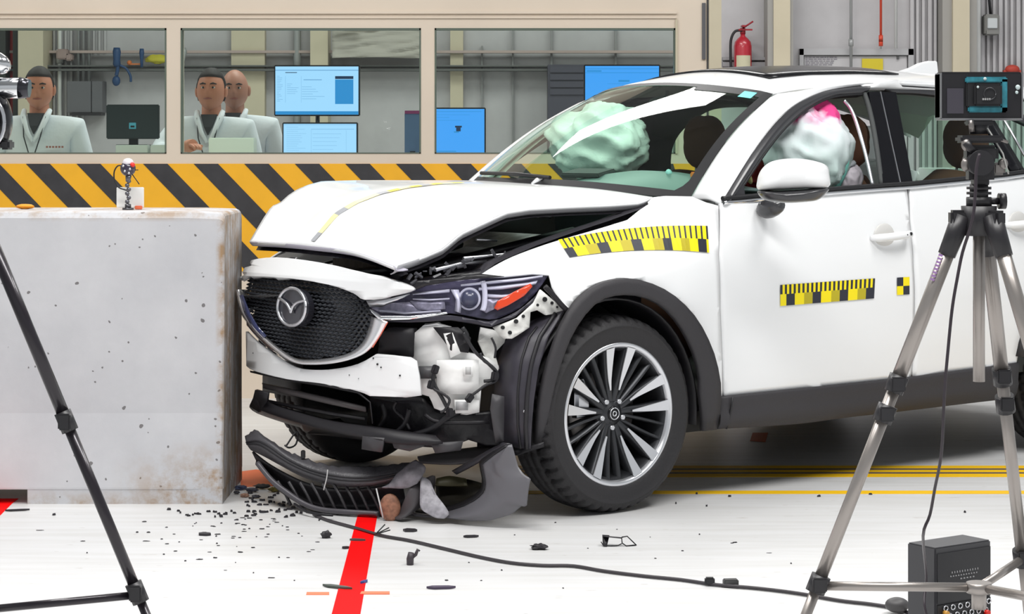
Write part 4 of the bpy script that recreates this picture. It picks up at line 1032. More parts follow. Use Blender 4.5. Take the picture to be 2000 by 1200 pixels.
loft('liner_foot', [[cl(985,868,y=-.72), cl(1010,878,y=-.83), cl(1062,864,y=-.90)], [cl(985,880,y=-.72), cl(1005,890,y=-.83), cl(1063,874,y=-.90)]], BLACKP, car, n=10, k=2, th=.01)
# ---------------- stickers with scales
def sticker(name, quad, at, top, bot, label, g, split=.42):
    mb = MB()
    def q(s_, t_):
        a = Vector(quad[0]).lerp(Vector(quad[1]), s_); b = Vector(quad[3]).lerp(Vector(quad[2]), s_); p = a.lerp(b, t_)
        if curve: p = p+Vector((0, -curve*4*s_*(1-s_)))
        q.g = solve(at, p.x, p.y, *q.g); h = 1e-3; b0 = at(*q.g); n = (at(q.g[0]+h, q.g[1])-b0).cross(at(q.g[0], q.g[1]+h)-b0).normalized()
        if n.y > 0: n = -n
        return b0+n*.0035
    curve = 9 if name == 'fender_scale' else 0
    q.g = g
    n = len(top)
    for i, c_ in enumerate(top):
        mb.mi = c_; V_ = [mb.v(q(s_, t_)) for s_, t_ in ((i/n,0),((i+1)/n,0),((i+1)/n,split),(i/n,split))]; mb.f(V_)
    tot = sum(w_ for w_, _ in bot); s_ = 0
    for w_, c_ in bot:
        e = s_+w_/tot; m_ = max(1, int(w_/.5))
        for k in range(m_):
            a, b = s_+(e-s_)*k/m_, s_+(e-s_)*(k+1)/m_; mb.mi = c_; mb.f([mb.v(q(x, y)) for x, y in ((a,split),(b,split),(b,1),(a,1))])
        s_ = e
    return mb.build(name, [YEL, BLK, OLIVE], car, norm=False, label=label)
tk = []
for i in range(27): tk += [0,0,1]
b1 = [(1,1),(1.4,0),(1.4,2),(1.3,1),(1.4,0),(1.3,2),(1.2,1),(1.3,0),(1.2,2),(1,1),(1.1,0),(1,2),(1,0),(1,1),(.25,0)]
sticker('fender_scale', [(1090,470),(1381,442),(1384,494),(1112,504)], lambda x, z: fender_side(x, z), tk, b1, 'yellow and black measuring scale with olive blocks', (-.15,.98), .5)
tk2 = [1]
for i in range(21): tk2 += [0,1]
sticker('door_scale', [(1523,557),(1708,544),(1706,583),(1523,598)], ldoor, tk2, [(.7,0),(1,1),(1.1,0),(1,2),(1,1),(1.2,0),(1,2),(1,1),(1.1,0),(1,2),(1,1)], 'small yellow and black measuring scale', (.8,.75), .45)
mb = MB(); g = solve(ldoor, 1751, 542, 1.4, .8)
for i in range(2):
    for j in range(2):
        P = []
        for a, b in ((i,j),(i+1,j),(i+1,j+1),(i,j+1)):
            gg = solve(ldoor, 1751+12.2*a, 542.5-.7*a+17*b, *g); P.append(mb.v(ldoor(*gg)+Vector((0,-.003,0))))
        mb.mi = 1 if i == j else 0; mb.f(P)
mb.build('door_target', [YEL, BLK], car, norm=False, label='yellow and black quartered target')
# ---------------- interior
def blob(name, c, r, m, amp, fr, seed, seg=72, ring=48, M=None, **k):
    sv = Vector((seed, seed*.7, 0))
    def fn(d):
        big = noise.noise(d*1.3+sv)
        r1 = abs(noise.noise(d*fr+sv)); r2 = abs(noise.noise(Vector((d.x*fr*1.6, d.y*fr*2.6, d.z*fr*1.2))+sv*2)); r3 = abs(noise.noise(d*fr*4.2-sv))
        return 1+amp*.9*big+amp*(.35-r1*1.3)+amp*.45*(.3-r2)*1.2+amp*.2*(.3-r3)
    mb = MB(); mb.ball(c, r, seg, ring, fn, M); return mb.build(name, m, car, **k)
BG = mat('airbag_green_white', (.90,.98,.93), .75, bump=.25, bscale=40)
blob('passenger_airbag', (.93,.30,1.345), (.16,.25,.16), BG, .24, 2.0, 3, label='crumpled pale green airbag')
bagm = bpy.data.materials.new('airbag_stained'); bagm.use_nodes = True
nt = bagm.node_tree; bb = nt.nodes['Principled BSDF']; bb.inputs['Roughness'].default_value = .8
tc = nt.nodes.new('ShaderNodeTexCoord'); sx = nt.nodes.new('ShaderNodeSeparateXYZ'); nt.links.new(tc.outputs['Generated'], sx.inputs[0])
nz_ = nt.nodes.new('ShaderNodeTexNoise'); nz_.inputs['Scale'].default_value = 5; nt.links.new(tc.outputs['Generated'], nz_.inputs['Vector'])
ad = nt.nodes.new('ShaderNodeMath'); ad.operation = 'MULTIPLY_ADD'; nt.links.new(nz_.outputs[0], ad.inputs[0]); ad.inputs[1].default_value = .45; nt.links.new(sx.outputs[2], ad.inputs[2])
rp = nt.nodes.new('ShaderNodeValToRGB'); e = rp.color_ramp.elements; e[0].position = .15; e[0].color = (.60,.84,.76,1); e[1].position = .86; e[1].color = (.80,.86,.88,1)
q_ = e.new(.93); q_.color = (.86,.62,.76,1); q_ = e.new(.995); q_.color = (.85,.06,.28,1)
md = nt.nodes.new('ShaderNodeMath'); md.operation = 'MULTIPLY'; md.inputs[1].default_value = .93; nt.links.new(ad.outputs[0], md.inputs[0]); nt.links.new(md.outputs[0], rp.inputs[0]); nt.links.new(rp.outputs[0], bb.inputs['Base Color'])
pc = cl(1577, 290, y=-.58)
blob('driver_airbag', pc, (.20,.13,.195), bagm, .26, 2.0, 8, M=Matrix.Rotation(R(-12),3,'Y'), label='crumpled white airbag stained magenta at top')
p = cl(1640, 325, y=-.62); mb = MB(); mb.tube([p+Vector((.03,0,.07)), p+Vector((.02,0,.03)), p+Vector((0,0,-.03)), p+Vector((-.03,0,-.11))], [.022,.03,.028,.01], 10); mb.build('airbag_tail', mat('bag_turquoise', (.30,.80,.70), .7), car)
blob('side_airbag', cl(1660,350,y=-.60), (.06,.05,.065), mat('bag_pinkish', (.74,.68,.74), .8), .12, 2, 5)
mb = MB(); mb.tube([cl(1640,345,y=-.62), cl(1655,325,y=-.62), cl(1668,318,y=-.62)], [.006,.009,.012], 8); mb.build('side_airbag_tie', mat('tie_grey', (.55,.58,.62), .7), car)
blob('red_cloth', cl(1478,330,y=-.40), (.09,.05,.10), mat('dark_red_cloth', (.17,.012,.012), .8), .2, 2, 9)
mb = MB(); mb.ball(cl(1462,346,y=-.70), (.012,.012,.032), 12, 8, None, Matrix.Rotation(R(-30),3,'Y')); mb.build('sail_trim', mat('trim_yellowish', (.42,.42,.16), .6), car)
mb = MB(); mb.grid([[Vector((lowx(y)+.06+dx, y, lowz(y)-.06-dz_*(1 if dz_ > 0 else 1/(1+math.exp((y-.12)*14)))+.035*math.exp(-((y+.36)/.2)**2)*(dx > .1)*(dx < .4))) for y in [(-.70+1.4*k/40) for k in range(41)]] for dx, dz_ in ((0,.01),(.10,-.05),(.22,-.095),(.34,-.09),(.40,-.03),(.43,.24))]); dsh = mb.build('dashboard', mat('dash_green_grey', (.14,.21,.20), .45), car, sol=.01)
mb = MB(); mb.box((.60,-.02,1.222),(.10,.24,.02),Matrix.Rotation(R(-12),3,'Y'),bev=.005); mb.build('dash_screen', INT, dsh)
mb = MB(); sc_ = Vector((.92,-.38,1.06)); mb.tube([sc_+Vector((.05*math.sin(a)*.4, .185*math.cos(a), .185*math.sin(a)*.92)) for a in [R(12*k) for k in range(31)]], .015, 8); mb.ball(sc_, (.05,.08,.06), 14, 8); mb.box(sc_, (.03,.34,.03)); mb.build('steering_wheel', INT, car)
mb = MB(); mb.box(cl(1357,342,y=-.52),(.03,.03,.025),bev=.005); mb.build('orange_sensor', mat('sensor_orange', (.85,.25,.05), .5), car)
mb = MB(); mb.ball(cl(1306,340,y=-.42),(.015,.015,.02),8,6); mb.build('dash_bulb', mat('bulb_teal', (.35,.65,.65), .4), car)
def seat(x, y):
    mb = MB(); mb.tube([Vector((x-.22,y,.62)), Vector((x+.22,y,.58))], [.22,.23], 16); mb.tube([Vector((x+.2,y,.6)), Vector((x+.30,y,.85)), Vector((x+.36,y,1.12)), Vector((x+.38,y,1.20))], [.16,.20,.19,.12], 16)
    s_ = mb.build('seat', SEATM, car)
    mb = MB(); mb.ball((x+.42,y,1.35), (.055,.125,.118), 24, 16, lambda d: 1+.12*(abs(d.y)*abs(d.z))*2); mb.build('headrest', SEATM, s_)
    mb = MB()
    for dy in (-.05,.05): mb.cyl((x+.41,y+dy,1.15),(x+.42,y+dy,1.27),.007,None,8)
    mb.build('headrest_posts', SATIN, s_)
seat(1.18, .34); seat(1.30, -.40); seat(2.15, -.36); seat(2.15, .36)
A_ = [Vector((1.50,.80,1.16)), Vector((1.47,.76,1.30)), Vector((1.44,.70,1.45)), Vector((1.42,.64,1.56)), Vector((1.7,.64,1.57)), Vector((2.3,.62,1.56))]
B_ = [Vector((1.80,.79,1.16)), Vector((1.77,.76,1.30)), Vector((1.80,.73,1.40)), Vector((1.90,.68,1.49)), Vector((2.05,.67,1.525)), Vector((2.3,.66,1.53))]
loft('pillar_trim', [cr(A_, 4), cr(B_, 4)], INT, car, n=30, k=2, th=.015)
mb = MB(); mb.tube([Vector((1.52,.76,1.57)), Vector((1.50,.80,1.35)), Vector((1.5,.84,1.15))], .014, 6); mb.build('seat_belt', mat('belt_olive', (.25,.28,.20), .8), car)
mb = MB(); mb.ball(Vector((1.05,0,1.515)), (.02,.11,.035), 14, 8); mb.tube([Vector((1.05,0,1.52)), Vector((1.06,0,1.57))], .008, 6); mb.build('rear_view_mirror', INT, car)
# ================================================================== CONTROL ROOM
SKIN = mat('skin', (.60,.26,.165), .55); HAIR = mat('dark_hair', (.022,.018,.018), .7)
COATM = mat('white_coat', (.80,.86,.92), .8, bump=.5, bscale=14); SHIRT = mat('dark_shirt', (.03,.035,.04), .8); TROU = mat('dark_trousers', (.03,.03,.04), .8)
LIPS = mat('lips', (.33,.11,.09), .5); EYEW = mat('eye_white', (.6,.6,.58), .3)
def skin_chain(name, chains, m, parent, sub=2):
    """chains: list of lists of (point, radius); first vertex of later chains may be an int index into vertex list"""
    bm = bmesh.new(); lay = bm.verts.layers.skin.verify(); V = []
    for ch in chains:
        prev = None
        for it in ch:
            if isinstance(it, int): prev = V[it]; continue
            p, r = it; v = bm.verts.new(p); r = r if isinstance(r, tuple) else (r, r); v[lay].radius = r; V.append(v)
            if prev: bm.edges.new((prev, v))
            prev = v
    bm.verts.ensure_lookup_table(); V[0][lay].use_root = True
    me = bpy.data.meshes.new(name); bm.to_mesh(me); bm.free(); me.materials.append(m)
    o = bpy.data.objects.new(name, me); COL.objects.link(o); o.parent = parent
    a = o.modifiers.new('skin', 'SKIN'); a.use_smooth_shade = True
    b = o.modifiers.new('sub', 'SUBSURF'); b.levels = sub; b.render_levels = sub
    return o
def bake(o):
    dg = bpy.context.evaluated_depsgraph_get(); e = o.evaluated_get(dg); me = bpy.data.meshes.new_from_object(e)
    o.modifiers.clear(); o.data = me; return o
def head_mesh(mb, c, yaw, pitch=0, bald=False):
    Mz = Matrix.Rotation(yaw, 3, 'Z')@Matrix.Rotation(pitch, 3, 'X')
    def g(d, x, z, s_, a): return a*math.exp(-(((abs(d.x)-x)/s_)**2+((d.z-z)/s_)**2)) if d.y < 0 else 0
    def fn(d):
        m_ = 1.0
        m_ += g(d, 0, -.12, .13, .20)+g(d, 0, .05, .09, .07)      # nose
        m_ += g(d, .32, .20, .14, .035)-g(d, .32, .05, .13, .075)  # brow, eye socket
        m_ += g(d, 0, -.42, .18, .045)-g(d, 0, -.52, .07, .02)+g(d, 0, -.74, .2, .09)  # mouth, chin
        m_ += g(d, .5, -.12, .2, .03)
        if d.z < -.3: m_ -= .20*(-.3-d.z)*(abs(d.x)**.8)
        if d.y > 0 and d.z < -.3: m_ -= .25*(-.3-d.z)
        return m_
    mb.mi = 0; mb.ball(c, (.078,.096,.118), 44, 34, fn, Mz)
    def L(x, y, z): return Vector(c)+Mz@Vector((x, y, z))
    for s_ in (-1, 1):
        mb.mi = 0; mb.ball(L(.080*s_, .005, -.003), (.012,.020,.032), 12, 8, None, Mz)
        mb.mi = 1; mb.ball(L(.027*s_, -.0785, .012), (.013,.012,.0085), 12, 8, None, Mz)
        mb.mi = 2; mb.ball(L(.027*s_, -.0875, .012), (.006,.005,.006), 10, 6, None, Mz)
        if True:
            mb.mi = 2; mb.tube([L(.012*s_, -.092, .031), L(.028*s_, -.092, .036), L(.046*s_, -.082, .031)], [.003,.005,.003], 6)
    mb.mi = 3; mb.tube([L(-.024, -.089, -.050), L(0, -.097, -.049), L(.024, -.089, -.050)], [.002,.0055,.002], 6)
    mb.mi = 0; mb.tube([L(0, .01, -.06), Vector(c)+Vector((0,.02,-.20))], [.052,.058], 18)
def person(loc, rz, yaw, label, hair, pitch=0, stubble=False, dskin=SKIN, armpose=0, badge=0, lanyard=True):
    root = empty('person', loc, rz, label=label, cat='person')
    hz = 1.60
    sh = 1.40
    ARM = {0: [[(.20,0,sh), (.26,.02,1.12), (.20,-.18,.98)], [(-.20,0,sh), (-.26,.02,1.12), (-.20,-.18,.98)]],
           1: [[(.19,0,sh), (.25,-.02,1.16), (.14,-.12,1.20)], [(-.19,0,sh), (-.27,-.14,1.255), (-.10,-.34,1.29)]]}[armpose]
    ch = [[((0,0,.95),(.15,.11)), ((0,0,1.12),(.14,.10)), ((0,0,1.29),(.14,.09)), ((0,.0,1.37),(.07,.06)), ((0,.01,1.45),(.050,.048)), ((0,.005,1.53),(.050,.05))]]
    for A in ARM:
        ch.append([2, (Vector(A[0])+Vector((0,0,-.04)), .045), (Vector(A[1]), .038), (Vector(A[2]), .030)])
    ch.append([0, (Vector((.10,0,.88)),.085), (Vector((.11,0,.50)),.06), (Vector((.11,.02,.09)),.04), (Vector((.11,-.10,.045)),(.04,.035))])
    ch.append([0, (Vector((-.10,0,.88)),.085), (Vector((-.11,0,.50)),.06), (Vector((-.11,.02,.09)),.04), (Vector((-.11,-.10,.045)),(.04,.035))])
    b = bake(skin_chain('body', ch, dskin, root, 2))
    mb = MB(); mb.bm.from_mesh(b.data)
    for f in mb.bm.faces: f.smooth = True
    head_mesh(mb, (0,-.01,hz), yaw, pitch)
    # hands
    for A in ARM:
        w_ = Vector(A[2]); d = (w_-Vector(A[1])).normalized(); sd = d.cross(Vector((0,0,1))).normalized(); up = Vector((0,0,1))
        inw = 1 if sd.x*(-w_.x) > 0 else -1
        mb.mi = 0; mb.tube([w_-d*.02, w_+d*.02, w_+d*.05, w_+d*.09], [.026,.030,.036,.032], 12)
        for k in range(4):
            b0 = w_+d*.085+sd*(.0225-.015*k); ln = (.062,.072,.068,.052)[k]
            mb.tube([b0, b0+d*ln*.4-up*.004, b0+d*ln*.75-up*.016, b0+d*ln*.95-up*.030], [.0092,.0088,.008,.007], 8)
        t0_ = w_+d*.03+sd*inw*.028; mb.tube([t0_, t0_+(d+sd*inw).normalized()*.035, t0_+(d*1.4+sd*inw*.8).normalized()*.062-up*.006], [.012,.0105,.008], 8)
    old = b.data; me = bpy.data.meshes.new('body'); mb.bm.to_mesh(me); mb.bm.free()
    for m_ in (dskin, EYEW, HAIR, LIPS): me.materials.append(m_)
    b.data = me
    # coat
    cc = [[((0,0,.80),(.20,.14)), ((0,0,1.10),(.185,.135)), ((0,0,1.28),(.20,.14)), ((0,.0,1.385),(.16,.12)), ((0,.01,1.455),(.075,.07))]]
    for A in ARM:
        e = Vector(A[1]).lerp(Vector(A[2]), .86 if armpose == 0 or A is ARM[0] else .55); cc.append([3, (Vector(A[0])+Vector((0,0,-.015)), (.082,.078)), (Vector(A[1]), .062), (e, .048)])
    bake(skin_chain('lab_coat', cc, COATM, root, 2))
    # collar / shirt V
    mb = MB(); mb.prism([(-.045,-.105,1.47),(.045,-.105,1.47),(.022,-.148,1.40),(.0,-.156,1.355),(-.022,-.148,1.40)], (0,.03,0)); mb.build('shirt', SHIRT, root)
    mb = MB(); mb.tube([(-.07,-.06,1.485),(-.065,-.115,1.45),(-.035,-.152,1.37),(-.003,-.165,1.315)], [.014,.018,.014,.008], 8); mb.tube([(.07,-.06,1.485),(.065,-.115,1.45),(.035,-.152,1.37),(.003,-.165,1.315)], [.014,.018,.014,.008], 8)
    mb.build('coat_collar', COATM, root)
    if lanyard:
        mb = MB(); mb.tube([(-.062,-.13,1.45),(-.05,-.165,1.34),(-.012,-.175,1.22),(-.005,-.172,1.19)], .0035, 6); mb.tube([(.062,-.13,1.45),(.04,-.167,1.34),(.002,-.176,1.22),(-.003,-.172,1.19)], .0035, 6); mb.build('lanyard', SHIRT, root)
        mb = MB(); mb.box((-.004,-.178,1.145),(.065,.005,.085),bev=.002); mb.build('badge', mat('badge_pale', (.62,.70,.68), .4), root)
    mb = MB()
    if badge == 1:
        random.seed(2)
        for r in range(2):
            for k in range(6): mb.box((.075+.016*k,-.158+.004*k,1.285-.042*r),(.011,.004,.010))
        mb.build('coat_lettering', mat('coat_letter_red', (.36,.13,.10), .7), root)
    elif badge == 2:
        mb.cyl((.085,-.160,1.235),(.085,-.168,1.235),.018,None,16); mb.build('round_badge', mat('badge_yellow', (.75,.50,.02), .5), root)
        mb = MB()
        for k in range(4): mb.box((.065+.012*k,-.160,1.285),(.009,.004,.008))
        mb.build('coat_lettering', mat('coat_letter_red', (.36,.13,.10), .7), root)
    mb = MB()
    for s_ in (-1,1): mb.tube([(.10*s_,0,.92),(.105*s_,0,.5),(.11*s_,.02,.12)], [.105,.078,.062], 14)
    mb.build('trousers', TROU, root)
    if hair:
        Mz = Matrix.Rotation(yaw, 3, 'Z')@Matrix.Rotation(pitch, 3, 'X')
        mb = MB()
        def hf(d):
            front_ = max(0, -d.y); lim = .50+.05*noise.noise(d*6) if front_ > .25 else (-.05 if front_ > 0 else -.55)
            return 1.05+.02*noise.noise(d*9) if d.z > lim+(.15*abs(d.x)*0) else .80
        mb.ball((0,-.004,hz+.006), (.080,.098,.120), 40, 26, hf, Mz); mb.build('hair', HAIR, root)
    return root
def pw(u, D): return (u-1000)*D/F
def scaled(root, s_): root.scale = (s_, s_, s_)
PD = 12.50
def eye_z(v, D): return EYE-(v-YH)*D/F
def put_person(u, vtop, D, **k):
    ztop_ = eye_z(vtop, D); s_ = ztop_/1.725
    r = person((pw(u, D), D, 0), **k); scaled(r, s_); return r
put_person(77, 131, PD, rz=0, yaw=R(6), pitch=R(2), label='dark-haired man in white coat alone behind the leftmost window', hair=True, badge=1)
put_person(413, 134, PD, rz=0, yaw=R(-4), pitch=R(-4), label='dark-haired man in white coat leaning his bare forearm beside a white box', hair=True, armpose=1, badge=2)
put_person(459, 134, PD+.6, rz=0, yaw=R(4), label='bald man in pale coat standing half hidden behind the leaning man', hair=False, lanyard=False, dskin=mat('skin_darker', (.46,.22,.155), .5))
# desk under the windows
dk = empty('desk', (wx(300), WD+.42, 0), label='long pale desk running behind the control room windows', cat='desk')
mb = MB(); mb.box((.1,0,1.135),(6.0,.34,.03),bev=.004); mb.build('desk_top', mat('desk_pale', (.60,.63,.58), .5), dk)
for x in (-2.7,-.9,.9,2.7):
    mb = MB(); mb.box((x,0,.56),(.05,.30,1.12)); mb.build('leg', SATIN, dk)
ztab = 1.15
DB_ = WD+.42
def zb(v, D): return EYE-(v-YH)*D/F
mb = MB(); D = WD+.30; x0_, x1_ = pw(408, D), pw(496, D); zt = zb(270, D); mb.box(((x0_+x1_)/2, D+.06, (ztab+zt)/2+.002), (x1_-x0_, .14, zt-ztab), bev=.004)
tag(mb.build('white_box', mat('box_pale_green', (.86,.92,.84), .6)), 'pale box on the desk by the forearm of the leaning man', 'box')
for (a, b, t, l) in ((226,288,284,'small white box on the desk under the dark monitor back'),(294,324,284,'small white box at the right end of the leftmost window')):
    D = WD+.30; x0_, x1_ = pw(a, D), pw(b, D); zt = zb(t, D); mb = MB(); mb.box(((x0_+x1_)/2, D+.05, (ztab+zt)/2+.002), (x1_-x0_, .10, zt-ztab), bev=.003)
    tag(mb.build('white_box', mat('box_white', (.66,.72,.68), .6)), l, 'box')
# monitors
SCRW = mat('screen_pale_blue', (.02,.02,.02), .3, emit=(.36,.66,1.0), estr=1.25)
SCRB = mat('screen_blue', (.02,.02,.02), .3, emit=(.05,.36,1.0), estr=1.15)
SCRD = mat('screen_dark_blue', (.02,.02,.02), .3, emit=(.005,.03,.09), estr=1.0); SCRM = mat('screen_mid_blue', (.02,.02,.02), .3, emit=(.02,.30,.75), estr=1.0)
SCRG = mat('screen_line_blue', (.02,.02,.02), .3, emit=(.16,.40,.75), estr=1.0)
BEZ = mat('monitor_bezel', (.012,.013,.015), .35)
def monitor(u0, u1, v0, v1, D, label, m, deco, stand=True, ztop_v=None):
    x0, x1, z1, z0 = pw(u0, D), pw(u1, D), zb(v0, D), zb(v1, D); cx, cz = (x0+x1)/2, (z0+z1)/2
    r = empty('monitor', (cx, D, cz), label=label, cat='monitor')
    mb = MB(); mb.box((0,.02,0),(x1-x0+.016,.035,z1-z0+.016),bev=.004); mb.build('housing', BEZ, r)
    mb = MB(); mb.box((0,-.001,0),(x1-x0,.006,z1-z0)); s_ = mb.build('screen', m, r)
    by = {}
    for (a, b, c_, d_, mm) in deco:
        W_, H_ = x1-x0, z1-z0
        by.setdefault(mm.name, (mm, MB()))[1].box((-W_/2+W_*(a+b)/2, -.0045, H_/2-H_*(c_+d_)/2), (W_*(b-a), .0012, H_*(d_-c_)))
    for nme, (mm, q) in by.items(): q.build('screen_image', mm, s_)
    if stand:
        mb = MB(); mb.cyl((0,.045,-.05),(0,.045,ztab-cz+.01),.012); mb.box((0,.05,ztab-cz+.006),(.18,.14,.010)); mb.build('stand', BEZ, r)
    return r
random.seed(21)
def lines(x0, x1, y0, y1, n, m, lo=.3):
    return [(x0, x0+(x1-x0)*random.uniform(lo, 1), y0+(y1-y0)*k/n, y0+(y1-y0)*k/n+.006, m) for k in range(n)]
d1 = [(0,1,.07,.085,SCRG),(0,1,.93,1.0,SCRM),(.72,.94,.20,.26,SCRD),(.72,.94,.27,.78,SCRM),(.12,.26,.12,.135,SCRD),(.34,.56,.27,.285,SCRG)]+lines(.02,.10,.2,.75,16,SCRG)+lines(.14,.28,.36,.6,6,SCRG)+lines(.32,.60,.42,.72,6,SCRG,.4)+[(.31,.312,.2,.75,SCRG),(.12,.122,.2,.75,SCRG)]
monitor(538, 700, 130, 224, WD+.49, 'upper large monitor showing a pale blue interface with dark image panel', SCRW, d1)
d2 = lines(.04,.32,.1,1.0,14,SCRG,.5)+[(.38,.97,.16,.17,SCRG),(.38,.382,.16,1,SCRG),(.86,.862,.2,1,SCRG),(0,1,.02,.03,SCRG)]+lines(.40,.8,.3,.9,5,SCRG)
monitor(554, 696, 242, 306, WD+.34, 'lower pale blue monitor directly under the upper large one', SCRW, d2)
d3 = [(.03,.95,.05,.06,SCRM),(.48,.60,.36,.40,SCRD),(.50,.58,.40,.48,SCRD),(.46,.55,.48,.51,SCRM),(.05,.5,.9,.92,SCRM)]+lines(.05,.9,.12,.3,3,SCRM)
monitor(836, 946, 213, 304, WD+.46, 'saturated blue monitor at the left edge of the rightmost window', SCRB, d3)
monitor(1143, 1287, 129, 215, WD+.50, 'blue monitor whose lower half is hidden by the car roof', SCRB, [(.0,1,.06,.07,SCRM),(.02,.22,.1,.13,SCRM),(0,1,.15,.16,SCRM),(.45,.6,.32,.36,SCRM)]+lines(.3,.95,.4,.9,5,SCRM))
r = empty('monitor', (pw(260,WD+.42), WD+.42, zb(238,WD+.42)), label='dark monitor seen from behind with a small blue emblem', cat='monitor')
mb = MB(); mb.box((0,0,0),(.288,.03,.188),bev=.005); mb.build('housing', mat('monitor_back', (.018,.03,.034), .45), r)
mb = MB(); mb.box((0,-.018,-.022),(.038,.004,.034),bev=.001); mb.build('emblem', mat('emblem_cyan', (.10,.45,.62), .4), r)
mb = MB(); mb.box((0,-.019,-.026),(.022,.004,.010)); mb.build('emblem_mark', BEZ, r)
mb = MB(); mb.box((0,.02,-.10),(.05,.02,.07)); mb.box((0,.02,-.133),(.17,.12,.018)); mb.build('stand', BEZ, r)
# small things on the desk
mb = MB(); D = WD+.5; mb.lathe([(0,0),(.03,0),(.034,.03),(.034,.10),(.0,.10)], o=(pw(512,D),D,ztab), ax='z', n=16); tag(mb.build('mug', mat('mug_red', (.30,.06,.05), .4)), 'dark red mug beside the pale box on the desk', 'mug')
mb = MB(); mb.tube([(pw(519,D),D-.1,ztab),(pw(520,D),D-.1,ztab+.09),(pw(519,D),D-.1,ztab+.12)],[.008,.010,.004],8); tag(mb.build('desk_microphone', BEZ), 'thin black microphone standing between the box and the monitors', 'microphone')
# tall item near right edge of middle window
hb = empty('head_restraint_poster', (pw(806,WD+.8), WD+.8, 0), label='blue and purple poster panel at the right edge of the middle window', cat='poster')
hb.name = 'poster_stand'
mb = MB(); mb.box((0,0,1.345-(260-280)*.00284+.0),(.09,.02,.22)); mb.build('panel', mat('poster_blue', (.12,.22,.42), .5), hb)
mb = MB(); mb.box((0,-.012,1.52),(.088,.006,.018)); mb.build('banner', mat('poster_magenta', (.35,.06,.22), .5), hb)
mb = MB(); mb.box((0,.0,.66),(.03,.03,1.28)); mb.box((0,0,.012),(.3,.3,.024)); mb.build('stand', BEZ, hb)

# ================================================================== FLOOR MARKINGS
def tape(name, pts, m, h, label, cat='tape', group=None):
    mb = MB(); P = [G(u, v) for u, v in pts]; mb.prism([Vector((p.x, p.y, .0002)) for p in P], (0,0,h))
    return tag(mb.build(name, m), label, cat, group)
YLN = mat('line_yellow', (.88,.52,.005), .5); KLN = mat('line_dark', (.05,.05,.10), .5)
def hline(name, v0, v1, m, label, u0=1000, u1=2300, h=.0012): return tape(name, [(u0,v1),(u1,v1),(u1,v0),(u0,v0)], m, h, label, 'floor line')
hline('floor_line', 959.5, 965.5, YLN, 'single thin yellow floor line nearest the camera')
a = hline('floor_line', 910.5, 932.5, YLN, 'wide yellow floor band with two dark stripes under the car side')
for v in (917.5, 925):
    mb = MB(); P = [G(u, q) for u, q in ((1000,v+1.2),(2300,v+1.2),(2300,v-1.0),(1000,v-1.0))]; mb.prism([Vector((p.x,p.y,.0012)) for p in P], (0,0,.0008)); mb.build('dark_stripe', KLN, a)
tape('red_tape', [(648,1200),(638,1240),(697,1240),(704,1200),(736,1013),(742,975),(707,975),(697,1013)], RED, .0014, 'bright red tape stripe running from the car towards the camera')
tape('red_tape', [(-60,1048),(-40,1048),(24,984),(36,975),(0,975),(-60,975)], RED, .0014, 'red tape corner at the foot of the concrete barrier, far left')
tape('orange_mark', [(598,1163),(643,1163),(643,1157.5),(599,1157.5)], ORANGE, .0008, 'short orange dash left of the red stripe')
tape('orange_mark', [(703,1162),(761,1162),(761,1157),(706,1157)], ORANGE, .0022, 'short orange dash right of the red stripe')
tape('orange_patch', [(470,952),(535,950),(548,925),(500,918),(470,922)], mat('patch_orange', (.90,.16,.03), .6), .0012, 'orange painted patch on the floor behind the fallen bumper')
tape('orange_patch', [(1465,862),(1495,864),(1500,846),(1470,846)], mat('patch_orange_dim', (.60,.12,.03), .6), .0012, 'small orange patch on the floor under the middle of the car')

# ================================================================== FALLEN BUMPER COVER
GREYSH = mat('bumper_grey', (.115,.112,.125), .42, coat=.15); DKSH = mat('bumper_dark', (.030,.028,.032), .45, bump=.3, bscale=60)
fb = empty('fallen_bumper_cover', G(760, 1010), label='broken dark bumper cover lying on the floor under the car front', cat='bumper cover')
off_ = -fb.location
def wl(L):
    P = [W(u, v, D) for u, v, D in L]
    return [Vector((p.x, p.y, max(p.z, .016)))+off_ for p in P]
def wloft(name, curves, m, n=30, k=4, th=.008, ragged=0, parent=None, **kw):
    C = [cr(wl(c), 4) for c in curves]
    if ragged:
        C[0] = [p+Vector((0,0,ragged*noise.noise(p*55))) for p in resample(C[0], n)]
    return loft(name, C, m, parent or fb, n=n, k=k, th=th, **kw)
def cD(u): # depth of the fallen cover along its length
    return interp(u, [(470,8.30),(520,8.18),(580,8.08),(660,7.98),(760,7.92),(830,7.88),(900,7.86)])
def D_(L, d=0): return [(u, v, cD(u)+d) for u, v in L]
top = D_([(478,852),(497,842),(515,850),(545,872),(590,894),(640,908),(700,912),(760,909),(812,903)], .03)
t2 = D_([(480,862),(503,856),(530,868),(565,893),(610,914),(660,925),(710,928),(760,924),(815,915)], -.02)
t3 = D_([(484,872),(510,878),(540,898),(580,920),(630,938),(670,946),(712,947),(745,943),(790,930)], -.03)
t4 = D_([(490,880),(515,892),(548,910),(590,932),(635,946),(672,952),(712,952),(745,948),(785,938)], .02)
wloft('reinforcement_strip', [top, t2, t3, t4], mat('strip_grey', (.060,.058,.065), .45, bump=.25, bscale=90), n=60, k=5, ragged=.010)
for o_ in (.35, .65):
    A = resample(cr(wl(t2), 4), 60); B = resample(cr(wl(t3), 4), 60)
    mb = MB(); mb.tube([a.lerp(b, o_)+Vector((0,-.004,.002)) for a, b in zip(A, B)], .004, 6); mb.build('strip_ridge', BLACKP, fb)
s1 = D_([(492,884),(518,905),(552,925),(595,945),(640,956),(690,958),(745,952),(785,945)], .02)
s2 = D_([(500,900),(530,932),(565,960),(605,980),(650,988),(695,990),(745,988),(790,980)], .07)
